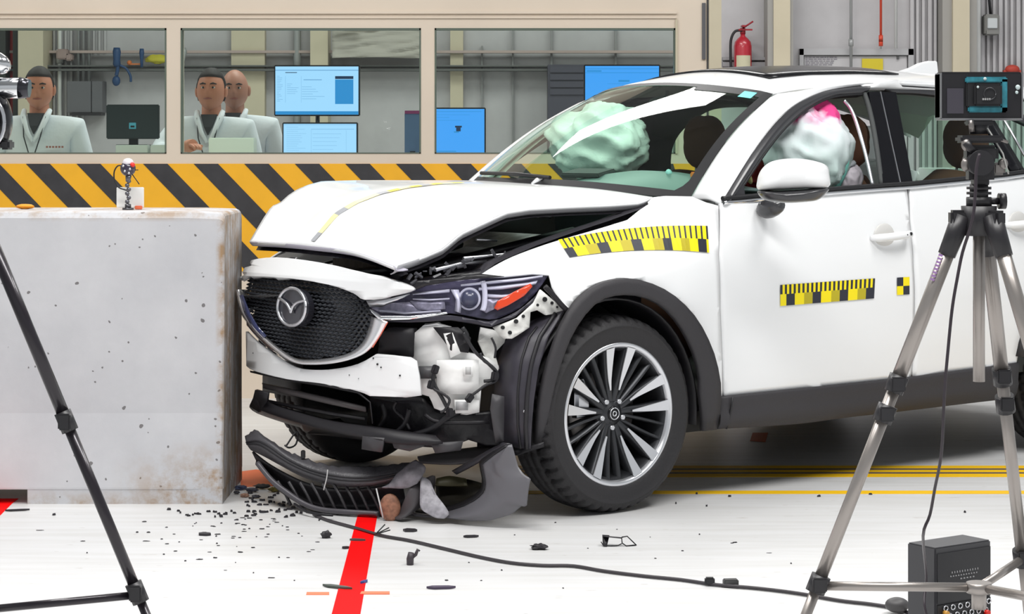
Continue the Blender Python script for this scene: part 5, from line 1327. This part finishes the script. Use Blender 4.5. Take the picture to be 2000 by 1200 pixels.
s3 = D_([(508,912),(540,950),(575,975),(610,996),(655,1006),(700,1012),(742,1014),(775,1008)], -.02)
wloft('inner_shell', [s1, s2, s3], DKSH, n=40, k=5)
edge = D_([(503,905),(530,938),(560,962),(595,985),(630,1000),(680,1008),(740,1014)], -.04)
mb = MB(); mb.tube(cr(wl(edge), 5), .010, 8); mb.build('shell_edge', mat('edge_grey', (.07,.065,.075), .4), fb)
for k in range(9):
    u = 560+k*22; A = wl([(u-18, 940+k*1.2, cD(u))])[0]; B = wl([(u+8, 1000+min(k,5)*1.6, cD(u)-.03)])[0]
    mb = MB(); mb.tube([A, A.lerp(B,.5)+Vector((.0,.015,0)), B], .006, 6); mb.build('stiffener', DKSH, fb)
mb = MB(); mb.tube(wl([(575,985,8.0),(600,1005,7.93),(625,1018,7.88),(650,1020,7.86)]), .005, 6); mb.build('loose_strap', BLACKP, fb)
wloft('torn_flap', [[(775,925,7.86),(800,905,7.84),(812,898,7.84)],[(760,945,7.84),(800,925,7.80),(832,915,7.82)],[(745,952,7.84),(790,955,7.80),(815,945,7.80)]], mat('flap_grey', (.17,.16,.18), .5, var=.3, vscale=40), n=12, k=4)
wloft('inner_arch', [[(820,940,7.86),(850,930,7.9),(845,975,7.9)],[(800,955,7.80),(812,985,7.80),(790,1012,7.80)],[(780,1000,7.85),(772,1010,7.85),(765,1012,7.85)]], mat('arch_grey', (.06,.055,.06), .5), n=12, k=4)
# right shell, smooth grey, opening for the fog lamp
# grey wing with a round-ended opening, traced outline at its own depth
def rD(u, v): return interp(u, [(790,7.92),(850,7.83),(920,7.74),(960,7.69),(1035,7.62)])-.0+(.00035*(1000-v))*.6
oc = [(1000,868),(1006,890),(1012,912),(1022,926),(1036,935),(1032,955),(1028,992),(1020,988),(1000,1005),(960,1017),(920,1026),(880,1031),(845,1029),(815,1020),(792,1012)]
ic = [(992,872),(965,890),(942,908),(945,925),(948,940),(948,952),(945,962),(936,972),(925,980),(905,990),(880,998),(860,1002),(845,1004),(830,1006),(812,1006)]
A = [W(u, v, rD(u, v))+off_ for u, v in oc]; B = [W(u, v, rD(u, v)+.02)+off_ for u, v in ic]
def lowclamp(p):
    p = Vector(p); p.z = max(p.z, .016); return p
A = [lowclamp(p) for p in A]; B = [lowclamp(p) for p in B]
Mid = [a.lerp(b, .5)+Vector((-.01,-.025,.0)) for a, b in zip(A, B)]
In = [b+Vector((-.01,.07,-.0)) for b in B]
loft('corner_shell', [A, Mid, B], GREYSH, fb, n=60, k=6, th=.006)
loft('opening_wall', [B, In], BLACKP, fb, n=40, k=2, th=.004)
wloft('shell_rim', [[(1000,868,7.72),(968,885,7.78),(930,908,7.84),(892,928,7.9)],[(985,866,7.76),(950,884,7.82),(915,905,7.88),(885,922,7.93)]], mat('rim_dark', (.035,.033,.04), .4), n=14, k=2)
wloft('fog_lamp_bracket', [[(852,935,7.95),(878,930,7.95),(910,935,7.93)],[(850,948,7.93),(880,950,7.93),(912,948,7.90)]], mat('bracket_olive', (.05,.045,.02), .5), n=10, k=2)
wloft('fog_lamp_housing', [[(850,945,8.0),(900,935,8.0),(945,945,7.95)],[(855,990,7.95),(900,992,7.9),(940,965,7.88)]], mat('housing_dark', (.012,.010,.006), .4), n=12, k=3)
wloft('torn_pale_piece', [[(822,930,7.82),(840,940,7.82),(848,962,7.80)],[(820,985,7.78),(850,992,7.77),(876,1000,7.76)],[(828,1000,7.77),(850,1012,7.76),(868,1014,7.76)]], mat('pale_torn', (.30,.29,.32), .45, var=.3, vscale=50), n=14, k=4)
wloft('undertray_piece', [[(815,892,8.0),(880,880,8.02),(940,872,8.0),(995,868,7.95)],[(820,902,7.95),(880,905,7.93),(930,900,7.9),(960,890,7.85)]], mat('tray_grey', (.10,.095,.10), .5), n=14, k=3)
mb = MB(); c_ = W(762, 992, 7.84)+off_; mb.ball(c_, (.038,.02,.05), 16, 10); mb.build('rusty_lamp_back', mat('rusty_brown', (.28,.13,.08), .6, var=.4, vscale=60), fb)
mb = MB(); mb.tube(wl([(735,955,7.83),(742,985,7.80),(748,1012,7.79)]), .003, 6); mb.build('pale_wire', mat('wire_pale', (.5,.5,.5), .5), fb)
mb = MB(); mb.tube(cr(wl([(640,918,7.95),(638,935,7.94),(632,958,7.93)]),4), .0022, 6); mb.build('pale_wire', mat('wire_pale2', (.5,.5,.5), .5), fb)
mb = MB(); mb.tube(cr(wl([(560,870,8.15),(575,848,8.2),(582,846,8.2),(578,868,8.2),(565,875,8.15),(556,870,8.15)]),4), .0035, 6); mb.build('wire_loop', WB, fb)
mb = MB(); p = W(592,888,8.08)+off_; mb.box(p,(.016,.02,.03),bev=.003); mb.build('clip', LBLK, fb)

# ================================================================== DEBRIS
CH = mat('chip_black', (.016,.014,.018), .5)
def shard(u, v, wu, wv, h, name, label, seed, m=CH, group=None):
    """broken flat piece: px size wu x wv on the floor"""
    random.seed(seed); c = G(u, v); k = c.y/F; sx = wu*k/2; sy = min(max(wv*k/2*2.2, .003), .08)
    n = 7; P = []
    for i in range(n):
        a = 2*math.pi*i/n; r_ = random.uniform(.6, 1.05); P.append(Vector((sx*r_*math.cos(a), sy*r_*math.sin(a), 0)))
    mb = MB(); A = [mb.v(p) for p in P]; B = [mb.v(p*.8+Vector((0,0,h*random.uniform(.5,1)))) for p in P]
    mb.f(A[::-1]); mb.f(B)
    for i in range(n): mb.f([A[i], A[(i+1) % n], B[(i+1) % n], B[i]])
    return tag(mb.build(name, m, loc=(c.x, c.y, .0008)), label, 'debris', group)
def curl(name, pts, r, label, m=CH):
    c = G(*pts[0][:2]); L = []
    for u, v, h in pts:
        q = G(u, v+h); L.append(Vector((q.x-c.x, q.y-c.y, h*c.y/F+r)))
    mb = MB(); mb.tube(cr(L, 4), r, 8); return tag(mb.build(name, m, loc=(c.x, c.y, .0005)), label, 'debris')
# named larger pieces
def lump(u, v, wu, hv, label, seed, name='broken_plastic_piece', m=CH):
    c = G(u, v); k = c.y/F; mb = MB()
    mb.ball((0,0,hv*k/2), (wu*k/2, wu*k/2*.7, hv*k/2), 14, 9, lambda d: 1+.5*noise.noise(d*2.3+Vector((seed,0,0))))
    zmin = min(v_.co.z for v_ in mb.bm.verts)
    for v_ in mb.bm.verts: v_.co.z -= zmin
    for f in mb.bm.faces: f.smooth = False
    return tag(mb.build(name, m, loc=(c.x, c.y, .0005)), label, 'debris')
lump(637, 1052, 20, 14, 'round black lump left of the red stripe, just below the bumper', 1)
p_ = empty('broken_plastic_piece', G(801, 1104), label='upright black hooked fragment right of the red stripe', cat='debris'); k = p_.location.y/F
mb = MB(); mb.tube([(0,0,.0),(0,0,12*k),(2*k,0,24*k)], [7*k,7.5*k,6*k], 10); mb.tube([(4*k,0,14*k),(11*k,0,20*k),(15*k,0,30*k),(19*k,0,27*k)], [3*k,3.5*k,3*k,2*k], 8); mb.build('stub', mat('stub_dark', (.04,.032,.04), .5), p_)
lump(1053, 1074, 33, 11, 'flat black lump between the hooked fragment and the mirror-like fragment', 4)
p_ = empty('trim_fragment', G(1205, 1067), label='largest loose fragment, dark flap with shiny thin rim, in front of the wheel', cat='debris'); k = p_.location.y/F
mb = MB(); mb.grid([[Vector((-27*k+12*k*i, (-.5+j)*.03, (20-6*j*0-1.2*i)*k*(1-j*.12)+.002)) for i in range(4)] for j in range(2)]); mb.grid([[Vector((-28*k,-.02,3*k)),Vector((-28*k,.02,20*k))],[Vector((-20*k,-.02,.002)),Vector((-14*k,.02,19*k))]]); mb.build('flap', CH, p_, sol=.003)
mb = MB(); mb.tube([Vector(q)*k for q in ((-31,0,8),(-27,-4,2),(-14,-6,0.6),(2,-6,2),(9,-3,5))], .0018, 6); mb.tube([Vector(q)*k for q in ((9,0,17),(20,0,19),(34,2,5),(38,0,2),(18,-6,1.0),(10,-2,6),(9,0,17))], .0022, 6); mb.build('rim', GLOSSB, p_)
def sliver(u0, v0, u1, v1, w_, name, label, m=CH, h=.006):
    a, b = G(u0, v0), G(u1, v1); c = (a+b)/2; mb = MB(); d = (b-a)/2; n = Vector((0,0,1)).cross(d).normalized()*w_
    mb.prism([-d, -d*.5-n, d*.6-n*.8, d, d*.5+n*.9, -d*.6+n], (0,0,h)); return tag(mb.build(name, m, loc=(c.x, c.y, .0016)), label, 'debris')
sliver(630, 1146, 688, 1153, .012, 'plastic_sliver', 'long thin sliver lying across the lower part of the red stripe', mat('sliver_green_grey', (.05,.065,.055), .5))
sliver(833, 1151, 890, 1150, .014, 'plastic_sliver', 'long dark violet sliver on the floor right of the orange dash', mat('sliver_violet', (.05,.035,.07), .5))
sliver(683, 1057, 714, 1058, .010, 'plastic_sliver', 'short grey sliver on the upper part of the red stripe', mat('sliver_grey', (.06,.06,.06), .5))
sliver(668, 1073, 682, 1072, .008, 'plastic_sliver', 'tiny dark sliver on the left edge of the red stripe')
sliver(704, 1142, 718, 1137, .006, 'plastic_sliver', 'tiny bluish sliver on the right edge of the red stripe', mat('sliver_blue', (.02,.04,.22), .4))
sliver(787, 1038, 815, 1039, .020, 'plastic_sliver', 'flat curled black sliver right below the fallen bumper')
sliver(905, 1051, 935, 1050, .010, 'plastic_sliver', 'small broken sliver between bumper corner and cable')
sliver(388, 1045, 412, 1047, .018, 'plastic_sliver', 'dark brown sliver on the floor right of the black tripod leg')
sliver(10, 1000, 58, 998, .006, 'plastic_sliver', 'very thin sliver beside the red tape corner at far left')
# small chips: everything countable near the crash
random.seed(77)
spots = []
for k in range(80):
    u = 470+random.gauss(0,1)*62; v = 1000+abs(random.gauss(0,1))*40
    if u < 300 or (v > 1120) or u > 690: continue
    spots.append((u, v, random.uniform(3,13), random.uniform(1.2,3.5)))
for k in range(42): spots.append((random.uniform(480,600), random.uniform(965,1012), random.uniform(5,16), random.uniform(2,6)))
for u, v, a, b in ((78,1037,20,1.5),(162,1058,12,2),(170,1081,4,3),(105,1007,8,6),(282,1020,14,5),(268,1041,7,4),(290,1041,10,3),(316,1054,8,4),(286,1058,16,3),(330,997,10,3),(348,1000,8,2),(325,1031,7,4),(390,1094,18,2),(420,1091,9,2),(362,1097,6,2),(350,1060,6,2),(808,1085,7,4),(940,1135,6,4),(872,1135,8,4),(1148,1072,4,2),(980,1115,5,3),(916,1100,5,3),(1005,1046,4,3),(1205,1035,4,2),(1085,1022,5,2),(1430,1062,8,2),(1333,1077,6,3),(1502,1081,16,2),(1435,1061,12,2),(1545,1102,5,2),(1361,966,6,2),(1425,971,8,3),(1600,971,10,2),(1700,967,8,2),(1885,1002,6,3),(1366,1045,4,3),(1380,990,5,2),(1320,985,4,2),(1270,1050,3,2),(1100,1150,4,3),(1280,1092,5,2),(545,1090,5,3),(495,1120,5,4),(460,1100,3,2),(620,1060,10,2),(610,1075,12,2),(530,1130,16,2),(575,1135,4,3),(440,1115,8,2),(590,1048,6,2)):
    spots.append((u, v, a, b))
chips = []
for i, (u, v, a, b) in enumerate(spots):
    if 686 < u < 742: continue
    chips.append(shard(u, v, a, b, random.uniform(.001,.004) if v > 1012 else .008, 'plastic_chip', 'tiny black plastic chip scattered on the white floor around the crash', 1000+i, group='black chips scattered on the floor'))
# rubbish heap at barrier corner
for i, (u, v, w_, h_, c_) in enumerate(((470,958,24,9,(.03,.04,.09)),(492,962,26,8,(.05,.05,.07)),(512,956,30,9,(.02,.02,.02)),(478,972,18,7,(.35,.20,.14)),(536,962,24,9,(.10,.08,.01)),(462,966,12,6,(.03,.03,.04)),(500,974,18,6,(.03,.03,.04)))):
    lump(u, v, w_, h_, ('dark blue crumb', 'grey rubble crumb', 'largest black rubble lump', 'brown rubble crumb', 'olive rubble lump', 'leftmost small black crumb', 'lower black crumb')[i]+' in the heap at the barrier corner', 30+i, 'rubble_lump', mat('rubble_%d' % i, c_, .6))
# ================================================================== FLOOR CABLE
cb = empty('floor_cable', G(640, 1012), label='long black cable snaking from the bumper to the power unit', cat='cable')
cp = [(612,1008),(640,1020),(690,1034),(745,1050),(800,1060),(860,1074),(940,1093),(1000,1104),(1060,1109),(1120,1110),(1180,1120),(1260,1130),(1330,1137),(1400,1147),(1480,1154),(1560,1164),(1640,1178),(1700,1185),(1745,1193),(1800,1210)]
pts = [G(u, v)-cb.location for u, v in cp]; L = [Vector((p.x, p.y, .0065)) for p in pts]
mb = MB(); mb.tube(cr(L, 5), .0055, 8); mb.build('cord', mat('cord_black', (.035,.03,.035), .5), cb)
for (u, v) in ((1386,1145),): 
    p = G(u, v)-cb.location; mb = MB(); mb.box((p.x, p.y, .015),(.030,.024,.022),bev=.004); mb.build('connector', LBLK, cb)
p = G(745,1051)-cb.location; mb = MB()
for a in (-.6,.3,1.2): mb.tube([(p.x-.02,p.y,.012),(p.x+.03*math.cos(a),p.y+.02,.014+.03*abs(math.sin(a)))], .0022, 6)
mb.build('cable_tie', LBLK, cb)
mb = MB(); c = G(1427,1147); mb.box((0,0,.012),(.045,.03,.022),Matrix.Rotation(.1,3,'Z'),bev=.003); tag(mb.build('connector_block', mat('connector_grey', (.05,.05,.05), .5), loc=(c.x, c.y, .001)), 'small dark connector block beside the floor cable', 'connector')
mb = MB(); c = G(1752,1200); mb.ball((0,0,.024),(.035,.03,.022),16,10); tag(mb.build('cable_plug', mat('plug_grey', (.06,.058,.06), .5), loc=(c.x, c.y, .002)), 'rounded dark plug where the cable meets the power unit', 'plug')

# ================================================================== POWER UNIT
A0 = Vector((1.144, 5.95, 0)); eL = Vector((-.073,.070,0)); eR = Vector((.178,.125,0))
rzp = math.atan2(eR.y, eR.x); pu = empty('power_unit', A0, rzp, label='black metal box with perforated front standing behind the grey tripod', cat='power unit')
LW, LD, LH = eR.length, eL.length*1.05, .25
mb = MB(); mb.box((LW/2, LD/2, LH/2+.004),(LW, LD, LH-.008),bev=.004); mb.build('casing', mat('casing_grey_black', (.045,.045,.05), .45), pu)
mb = MB(); mb.box((LW/2,-.002,.166),(LW-.012,.003,.135)); mb.build('front_plate', mat('plate_black', (.014,.014,.017), .4), pu)
mb = MB(); mb.box((LW/2,-.002,.05),(LW-.012,.004,.088)); mb.build('perforated_panel', LBLK, pu)
mb = MB(); random.seed(4)
for i in range(7):
    for j in range(4):
        x, z = .022+i*.028+(j % 2)*.012, .018+j*.022
        if x > LW-.015: continue
        mb.tube([(x+.008*math.cos(a), -.006, z+.007*math.sin(a)) for a in [R(45*q) for q in range(9)]], .0018, 5, caps=False)
mb.build('socket_rings', SATIN, pu)
mb = MB(); mb.mi = 0
for i in range(7): mb.box((.075+i*.009,-.0045,.133),(.006,.002,.009))
mb.box((.150,-.0045,.128),(.012,.002,.005))
for i in range(11): mb.box((.055+i*.010,-.0045,.168),(.0035,.002,.003)); mb.box((.060+i*.010,-.0045,.178),(.002,.002,.005))
for i in range(5): mb.box((.095+i*.012,-.0045,.158),(.005,.002,.003))
mb.build('front_lettering', mat('print_grey', (.35,.35,.36), .5), pu)
for (x, z, c_) in ((.03,.072,(.6,.3,.05)),(.19,.055,(.7,.02,.01))):
    mb = MB(); mb.cyl((x,-.004,z),(x,-.018,z),.007); mb.build('socket', mat('socket_col', c_, .4), pu)
mb = MB(); c = Vector((1.50,5.75,0)); mb.box((0,0,.17),(.16,.14,.33),bev=.015); tag(mb.build('equipment_case', LBLK, loc=c), 'black case just showing at the lower right edge of the frame', 'case')

# ================================================================== TRIPODS
TG = mat('tripod_grey', (.36,.33,.31), .32, metal=.75); TK = mat('tripod_black', (.018,.017,.020), .4)
TB = mat('tripod_black_tube', (.022,.018,.024), .3, metal=.4, coat=.3)
def tripod(apex, feet, tube_m, label, braceh=.30, r=.015, cf=(.44,.73), sock=.07):
    root = empty('tripod', (apex.x, apex.y, 0), label=label, cat='tripod')
    A = Vector((0,0,apex.z)); legs = []
    for i, ft in enumerate(feet):
        F_ = ft-Vector((apex.x, apex.y, 0)); d = (F_-A); sp_ = Vector((F_.x, F_.y, 0)).normalized()*.045
        top_ = A+sp_+Vector((0,0,-.02)); a = top_
        mb = MB()
        pt_ = lambda f, a=a, F_=F_: a.lerp(F_, f)
        mb.tube([pt_(.0), pt_(cf[0])], r, 14); mb.tube([pt_(cf[0]-.02), pt_(cf[-1])], r*.86, 14); mb.tube([pt_(cf[-1]-.02), pt_(.985)], r*.72, 14)
        lg = mb.build('leg', tube_m, root)
        mb = MB(); mb.tube([pt_(-.01), pt_(sock)], [r*1.4, r*1.2], 14); mb.build('leg_socket', TK, lg)
        for f in cf:
            mb = MB(); q = pt_(f); mb.tube([pt_(f-.016), pt_(f+.018)], r*1.35, 12); mb.box(q+Vector((-.0,-r*1.3,0)), (r*1.9, r*1.0, .034), bev=.003); mb.build('leg_clamp', TK, lg)
        mb = MB(); mb.tube([pt_(.975), Vector((F_.x,F_.y,.004))], [r*.95,r*.8], 12); mb.build('rubber_foot', TK, lg)
        legs.append((pt_, lg))
    mb = MB(); mb.tube([(0,0,apex.z+.02),(0,0,apex.z-.40)], r*.8, 14); mb.build('centre_column', tube_m, root)
    mb = MB(); mb.cyl((0,0,braceh-.012),(0,0,braceh+.012),.030,None,16); mb.cyl((0,0,braceh-.05),(0,0,braceh+.01),.018,None,12); mb.build('brace_hub', TG if tube_m is TG else TK, root)
    for pt_, lg in legs:
        # brace rod to the clamp at f=.73
        q = pt_(cf[-1]+.005); h = Vector((0,0,braceh+.0)); mb = MB(); dd = (q-h).normalized(); mb.tube([h+dd*.03, q-dd*.012], r*.62, 10); mb.tube([q-dd*.02, q], r*.35, 6); mb.build('brace_rod', tube_m, root)
    mb = MB(); mb.cyl((0,0,apex.z-.055),(0,0,apex.z+.015),.036,.042,18); mb.cyl((0,0,apex.z+.015),(0,0,apex.z+.035),.030)
    for ft in feet:
        F_ = ft-Vector((apex.x, apex.y, 0)); sp_ = Vector((F_.x, F_.y, 0)).normalized()*.048; mb.box(sp_+Vector((0,0,apex.z-.012)),(.045,.035,.035),Matrix.Rotation(math.atan2(sp_.y,sp_.x),3,'Z'),bev=.006)
    mb.build('spider', TK, root)
    return root
# right tripod
TD = 5.2; TS = F/TD
ax = (1912-1000)/TS; az = EYE-(415-YH)/TS
rt = tripod(Vector((ax, TD, az)), [Vector((.600, 5.18, 0)), Vector((1.335, 5.62, 0)), Vector((1.40, 4.80, 0))], TG, 'grey metal tripod with black joints in front of the car rear door', braceh=.295, r=.0175, cf=(.33,.39,.735))
h0 = az
def T(u, v, dy=0): return Vector(((u-1000)/TS-ax, dy, EYE-(v-YH)/TS))
mb = MB(); mb.tube([T(1912,400),T(1912,360)],.022,16)
for v in (390,380,370): mb.cyl(T(1912,v),T(1912,v-5),.029,None,18)
mb.build('head_collar', TK, rt)
mb = MB(); mb.box(T(1914,332),(.06,.06,.07),bev=.012); mb.box(T(1916,300),(.075,.055,.040),bev=.008); mb.box(T(1912,272),(.10,.07,.018),bev=.005); mb.tube([T(1880,278,-.04),T(1888,290,-.04),T(1900,296,-.03)],[.010,.009,.008],10); mb.cyl(T(1908,318,-.05),T(1908,318,.03),.030,None,20); mb.build('pan_head', TK, rt)
LVG = mat('lever_grey', (.25,.23,.22), .35, metal=.6)
for fn_ in (lambda m_: m_.ball(T(1882,283,-.03),(.012,.012,.015),12,8), lambda m_: m_.ball(T(1880,322,-.03),(.010,.012,.016),12,8), lambda m_: m_.tube([T(1893,235,-.02),T(1895,258,-.02)],.007,8), lambda m_: m_.tube([T(1935,268,-.02),T(1965,278,-.02)],.004,6), lambda m_: m_.ball(T(1957,320,-.01),(.012,.01,.014),10,8), lambda m_: m_.box(T(1950,330,0),(.03,.03,.03),bev=.006)):
    mb = MB(); fn_(mb); mb.build('head_lever', LVG, rt)
mb = MB(); mb.tube([T(1925,250,-.02),T(1955,300,-.02),T(1966,340,-.02)],.002,6); mb.build('tether', mat('tether_pale', (.5,.5,.48), .5), rt)
mb = MB(); mb.cyl(T(1920,393),T(1953,393),.008); mb.tube([T(1950,393),T(1964,393)],[.019,.019],12); mb.build('side_knob', TK, rt)
mb = MB(); mb.tube([T(1912,262),T(1912,236)],.022,14); mb.box(T(1912,240),(.06,.05,.012),bev=.003); mb.build('camera_plate', TK, rt)
# leg lettering
for k, (u0, v0, u1, v1, c_) in enumerate(((1836,498,1820,545,(.35,.20,.45)),)):
    mb = MB()
    for j in range(8): p = T(u0+(u1-u0)*j/7-2, v0+(v1-v0)*j/7, -.020); mb.box(p,(.010,.002,.005),Matrix.Rotation(.35,3,'Y'))
    mb.build('leg_print', mat('print_violet', c_, .5), rt)
# camera on right tripod
mc2 = empty('camera', (ax, TD, 0), label='black box camera with teal framed lens block on top of the grey tripod', cat='camera')
def TC(u, v, dy=0): return Vector(((u-1000)/TS-ax, dy, EYE-(v-YH)/TS))
Mx = Matrix.Rotation(R(0), 3, 'Y')
cc_ = TC(1912, 188); 
def rbox(mb, u0, u1, v0, v1, y0, y1, bev=0): mb.box(((TC(u0,v0).x+TC(u1,v0).x)/2, (y0+y1)/2, (TC(u0,v0).z+TC(u0,v1).z)/2), (abs(TC(u1,v0).x-TC(u0,v0).x), abs(y1-y0), abs(TC(u0,v0).z-TC(u0,v1).z)), bev=bev)
mb = MB(); rbox(mb, 1833, 1994, 141, 234, -.02, .05, .005); mb.build('body', mat('camera_body', (.012,.011,.014), .4), mc2)
mb = MB(); rbox(mb, 1834, 1993, 231, 235, -.023, .04); rbox(mb, 1833, 1836, 143, 232, -.023, .04); rbox(mb, 1991, 1994, 142, 232, -.023, .04); mb.build('edge_trim', mat('edge_metal', (.22,.22,.23), .35, metal=.5), mc2)
mb = MB(); rbox(mb, 1846, 1878, 173, 222, -.023, -.018); mb.build('side_screen', mat('lcd_grey', (.055,.05,.065), .3), mc2)
TEAL = mat('teal_housing', (.03,.22,.28), .4, var=.4, vscale=40)
mb = MB()
def ring_(P, r_): mb.tube(P+[P[0], P[1]], r_, 8, caps=False)
P = [TC(u, v, -.026) for u, v in CRV([(1884,152),(1955,151),(1961,158),(1961,212),(1956,219),(1890,219),(1883,212),(1882,160)],3,True)]
rbox(mb, 1881, 1962, 151, 163, -.032, -.018, .003); rbox(mb, 1949, 1962, 153, 220, -.032, -.018, .003); rbox(mb, 1886, 1962, 208, 220, -.032, -.018, .003)
mb.build('lens_frame', TEAL, mc2)
mb = MB(); rbox(mb, 1882, 1950, 160, 210, -.030, -.018, .003); rbox(mb, 1896, 1950, 164, 208, -.045, -.03, .005); mb.build('lens_block', LBLK, mc2)
mb = MB(); c_ = TC(1925,184,-.046); mb.tube([c_+Vector((.014*math.cos(a),0,.014*math.sin(a))) for a in [R(20*q) for q in range(19)]], .0014, 6); mb.build('lens_ring', mat('ring_dim', (.06,.06,.065), .3, metal=.5), mc2)
mb = MB()
for k in range(4): q = TC(1912+4.2*k,194.5,-.0465); mb.box(q,(.0038,.0015,.0045))
mb.build('lens_lettering', mat('letter_pale', (.35,.35,.35), .5), mc2)
mb = MB()
for u, v, r_ in ((1889,183,.0022),(1902,171,.003),(1983,171,.006),(1981,181,.004),(1892,156,.004),(1918,155,.004)): mb.ball(TC(u,v,-.026 if u > 1970 or u < 1895 else -.046 if u == 1902 else -.033),(r_,r_*.5,r_),10,6)
mb.build('indicator', mat('indicator_white', (.55,.65,.65), .3), mc2)
# cable hanging from the camera
hc = empty('hanging_cable', (ax, TD, 0), label='thin black cable hanging from the tripod head down to the power unit', cat='cable')
pts = [(1900,300,-.075),(1893,330,-.08),(1890,380,-.085),(1884,430,-.085),(1870,490,-.06),(1858,540,-.07),(1848,600,-.07),(1840,680,-.07),(1835,760,-.06),(1834,880,-.03),(1834,960,.05),(1832,1020,.10),(1826,1070,.15)]
L = [T(*p) for p in pts]; L2 = [Vector((p.x, p.y, p.z)) for p in L]
e1 = A0-Vector((ax,TD,0)); L2 += [e1+Vector((-.030,-.03,.18)), e1+Vector((-.035,-.03,.10)), e1+Vector((-.010,-.04,.03)), e1+Vector((.02,-.05,.006))]
mb = MB(); mb.tube(cr(L2, 4), .0038, 8); mb.build('cord', mat('cord_black2', (.03,.022,.03), .45), hc)
# left tripod with camera rig
LDp = 4.6; LS = F/LDp
lax = -1.150; laz = 1.205
lt = tripod(Vector((lax, LDp, laz)), [Vector((-.612, 4.585, 0)), Vector((-1.42, 5.02, 0)), Vector((-1.40, 4.15, 0))], TB, 'black tripod leaning in from the left edge of the frame', braceh=.365, r=.0135, cf=(.354,.655), sock=.02)
def TL(u, v, dy=0): return Vector(((u-1000)/LS-lax, dy, EYE-(v-YH)/LS))
mb = MB(); mb.tube([(0,0,laz+.02),(0,0,1.30)],.022,14); mb.build('head_collar', TK, lt)
cr_ = empty('camera_rig', (lax, LDp, 0), label='chrome and black camera rig cut off by the left edge', cat='camera')
mb = MB(); mb.tube([TL(-40,172),TL(40,172),TL(54,172)],[.022,.022,.018],18); mb.build('chrome_barrel', CHROME, cr_)
mb = MB(); mb.tube([TL(38,172),TL(58,173)],[.0235,.019],18); mb.build('barrel_cap', mat('cap_dark', (.06,.06,.07), .2, metal=.8), cr_)
mb = MB(); mb.ball(TL(-6,122),(.032,.03,.022),14,8,None,Matrix.Rotation(R(30),3,'Y')); mb.build('top_mount', CHROME, cr_)
mb = MB(); mb.ball(TL(-10,236),(.036,.05,.062),20,14); mb.box(TL(-30,262),(.09,.07,.05),bev=.01); mb.build('camera_body', GLOSSB, cr_)
mb = MB(); mb.tube([TL(-4+22*math.cos(a),240+42*math.sin(a),-.045) for a in [R(20*q) for q in range(19)]], .004, 8, caps=False); mb.build('lens_rim', SATIN, cr_)
mb = MB(); mb.box(TL(14,283),(.020,.05,.020),bev=.004); mb.box(TL(-60,200),(.06,.06,.12),bev=.01); mb.build('mount_block', TK, cr_)

# ================================================================== CAMERA ON THE BARRIER
BDm = 8.42
def BP(u, v, dy=0): return W(u, v, BDm)-Vector((W(250,400,BDm).x, BDm, 1.09))+Vector((0,dy,0))
sc2 = empty('mini_camera', (W(250,400,BDm).x, BDm, 1.09), label='tiny camera on a jointed stalk standing on the concrete barrier', cat='camera')
zoff = Vector((0,0,1.09-EYE+(400-YH)*BDm/F)) 
def BQ(u, v, dy=0): return Vector(((u-250)*BDm/F, dy, (400-v)*BDm/F))
mb = MB(); mb.cyl((0,0,0),(0,0,.008),.022,None,16); mb.cyl((0,0,.008),(0,0,.022),.012); mb.build('base', mat('base_dark_metal', (.10,.10,.11), .3, metal=.7), sc2)
mb = MB()
for v in (392,384,376,368,360,352,344): mb.ball(BQ(250+(1.5 if v % 16 else -1.5),v),(.009,.009,.0085),10,8)
mb.tube([BQ(250,345),BQ(251,332)],[.009,.012],10); mb.build('stalk', mat('stalk_metal', (.16,.16,.18), .25, metal=.8), sc2)
mb = MB(); mb.ball(BQ(250,319),(.030,.028,.030),18,12); mb.build('head', mat('head_dark', (.03,.025,.05), .25, coat=.5), sc2)
mb = MB(); mb.ball(BQ(250,308),(.022,.024,.018),14,8); mb.build('white_cap', mat('cap_white', (.72,.68,.72), .4), sc2)
mb = MB(); mb.ball(BQ(260,312,-.015),(.010,.010,.010),10,8); mb.build('red_spot', mat('spot_red', (.75,.03,.02), .4), sc2)
mb = MB()
for u, v in ((246,324),(254,328),(243,314),(256,320)): mb.ball(BQ(u,v,-.026),(.005,.004,.005),8,6)
mb.build('led', SATIN, sc2)
mb = MB(); mb.tube(cr([BQ(240,314),BQ(230,314),BQ(223,326),(BQ(224,344)),(BQ(232,356)),BQ(242,360),BQ(248,362)],4), .003, 6); mb.build('lead', WB, sc2)
mb = MB(); mb.tube([BQ(262,322),BQ(270,322)],.002,6); mb.tube([BQ(258,330),BQ(268,344),BQ(272,350)],.002,6); mb.build('lead', WB, sc2)
mb = MB(); mb.box((0,0,(400-376)*BDm/F+.0),(.105,.006,.078),bev=.002); mb.box((0,.0,.006),(.03,.02,.012)); tag(mb.build('white_target_plate', mat('plate_white', (.86,.86,.84), .5), loc=(W(250,400,BDm).x, BDm+.05, 1.09)), 'white square plate standing behind the tiny camera stalk', 'plate')
mb = MB(); mb.box((0,0,.008),(.028,.012,.014),bev=.002); tag(mb.build('orange_clip', ORANGE, loc=(W(268,398,BDm).x, BDm+.03, 1.09)), 'small orange clip at the foot of the white plate', 'clip')
mb = MB(); mb.ball((0,0,.010),(.036,.02,.010),14,8,lambda d: 1+.25*noise.noise(d*3)); tag(mb.build('orange_rag', mat('rag_orange', (.85,.32,.02), .7), loc=(W(38,398,BDm).x, BDm+.1, 1.09)), 'orange scrap lying on top of the concrete barrier', 'scrap')
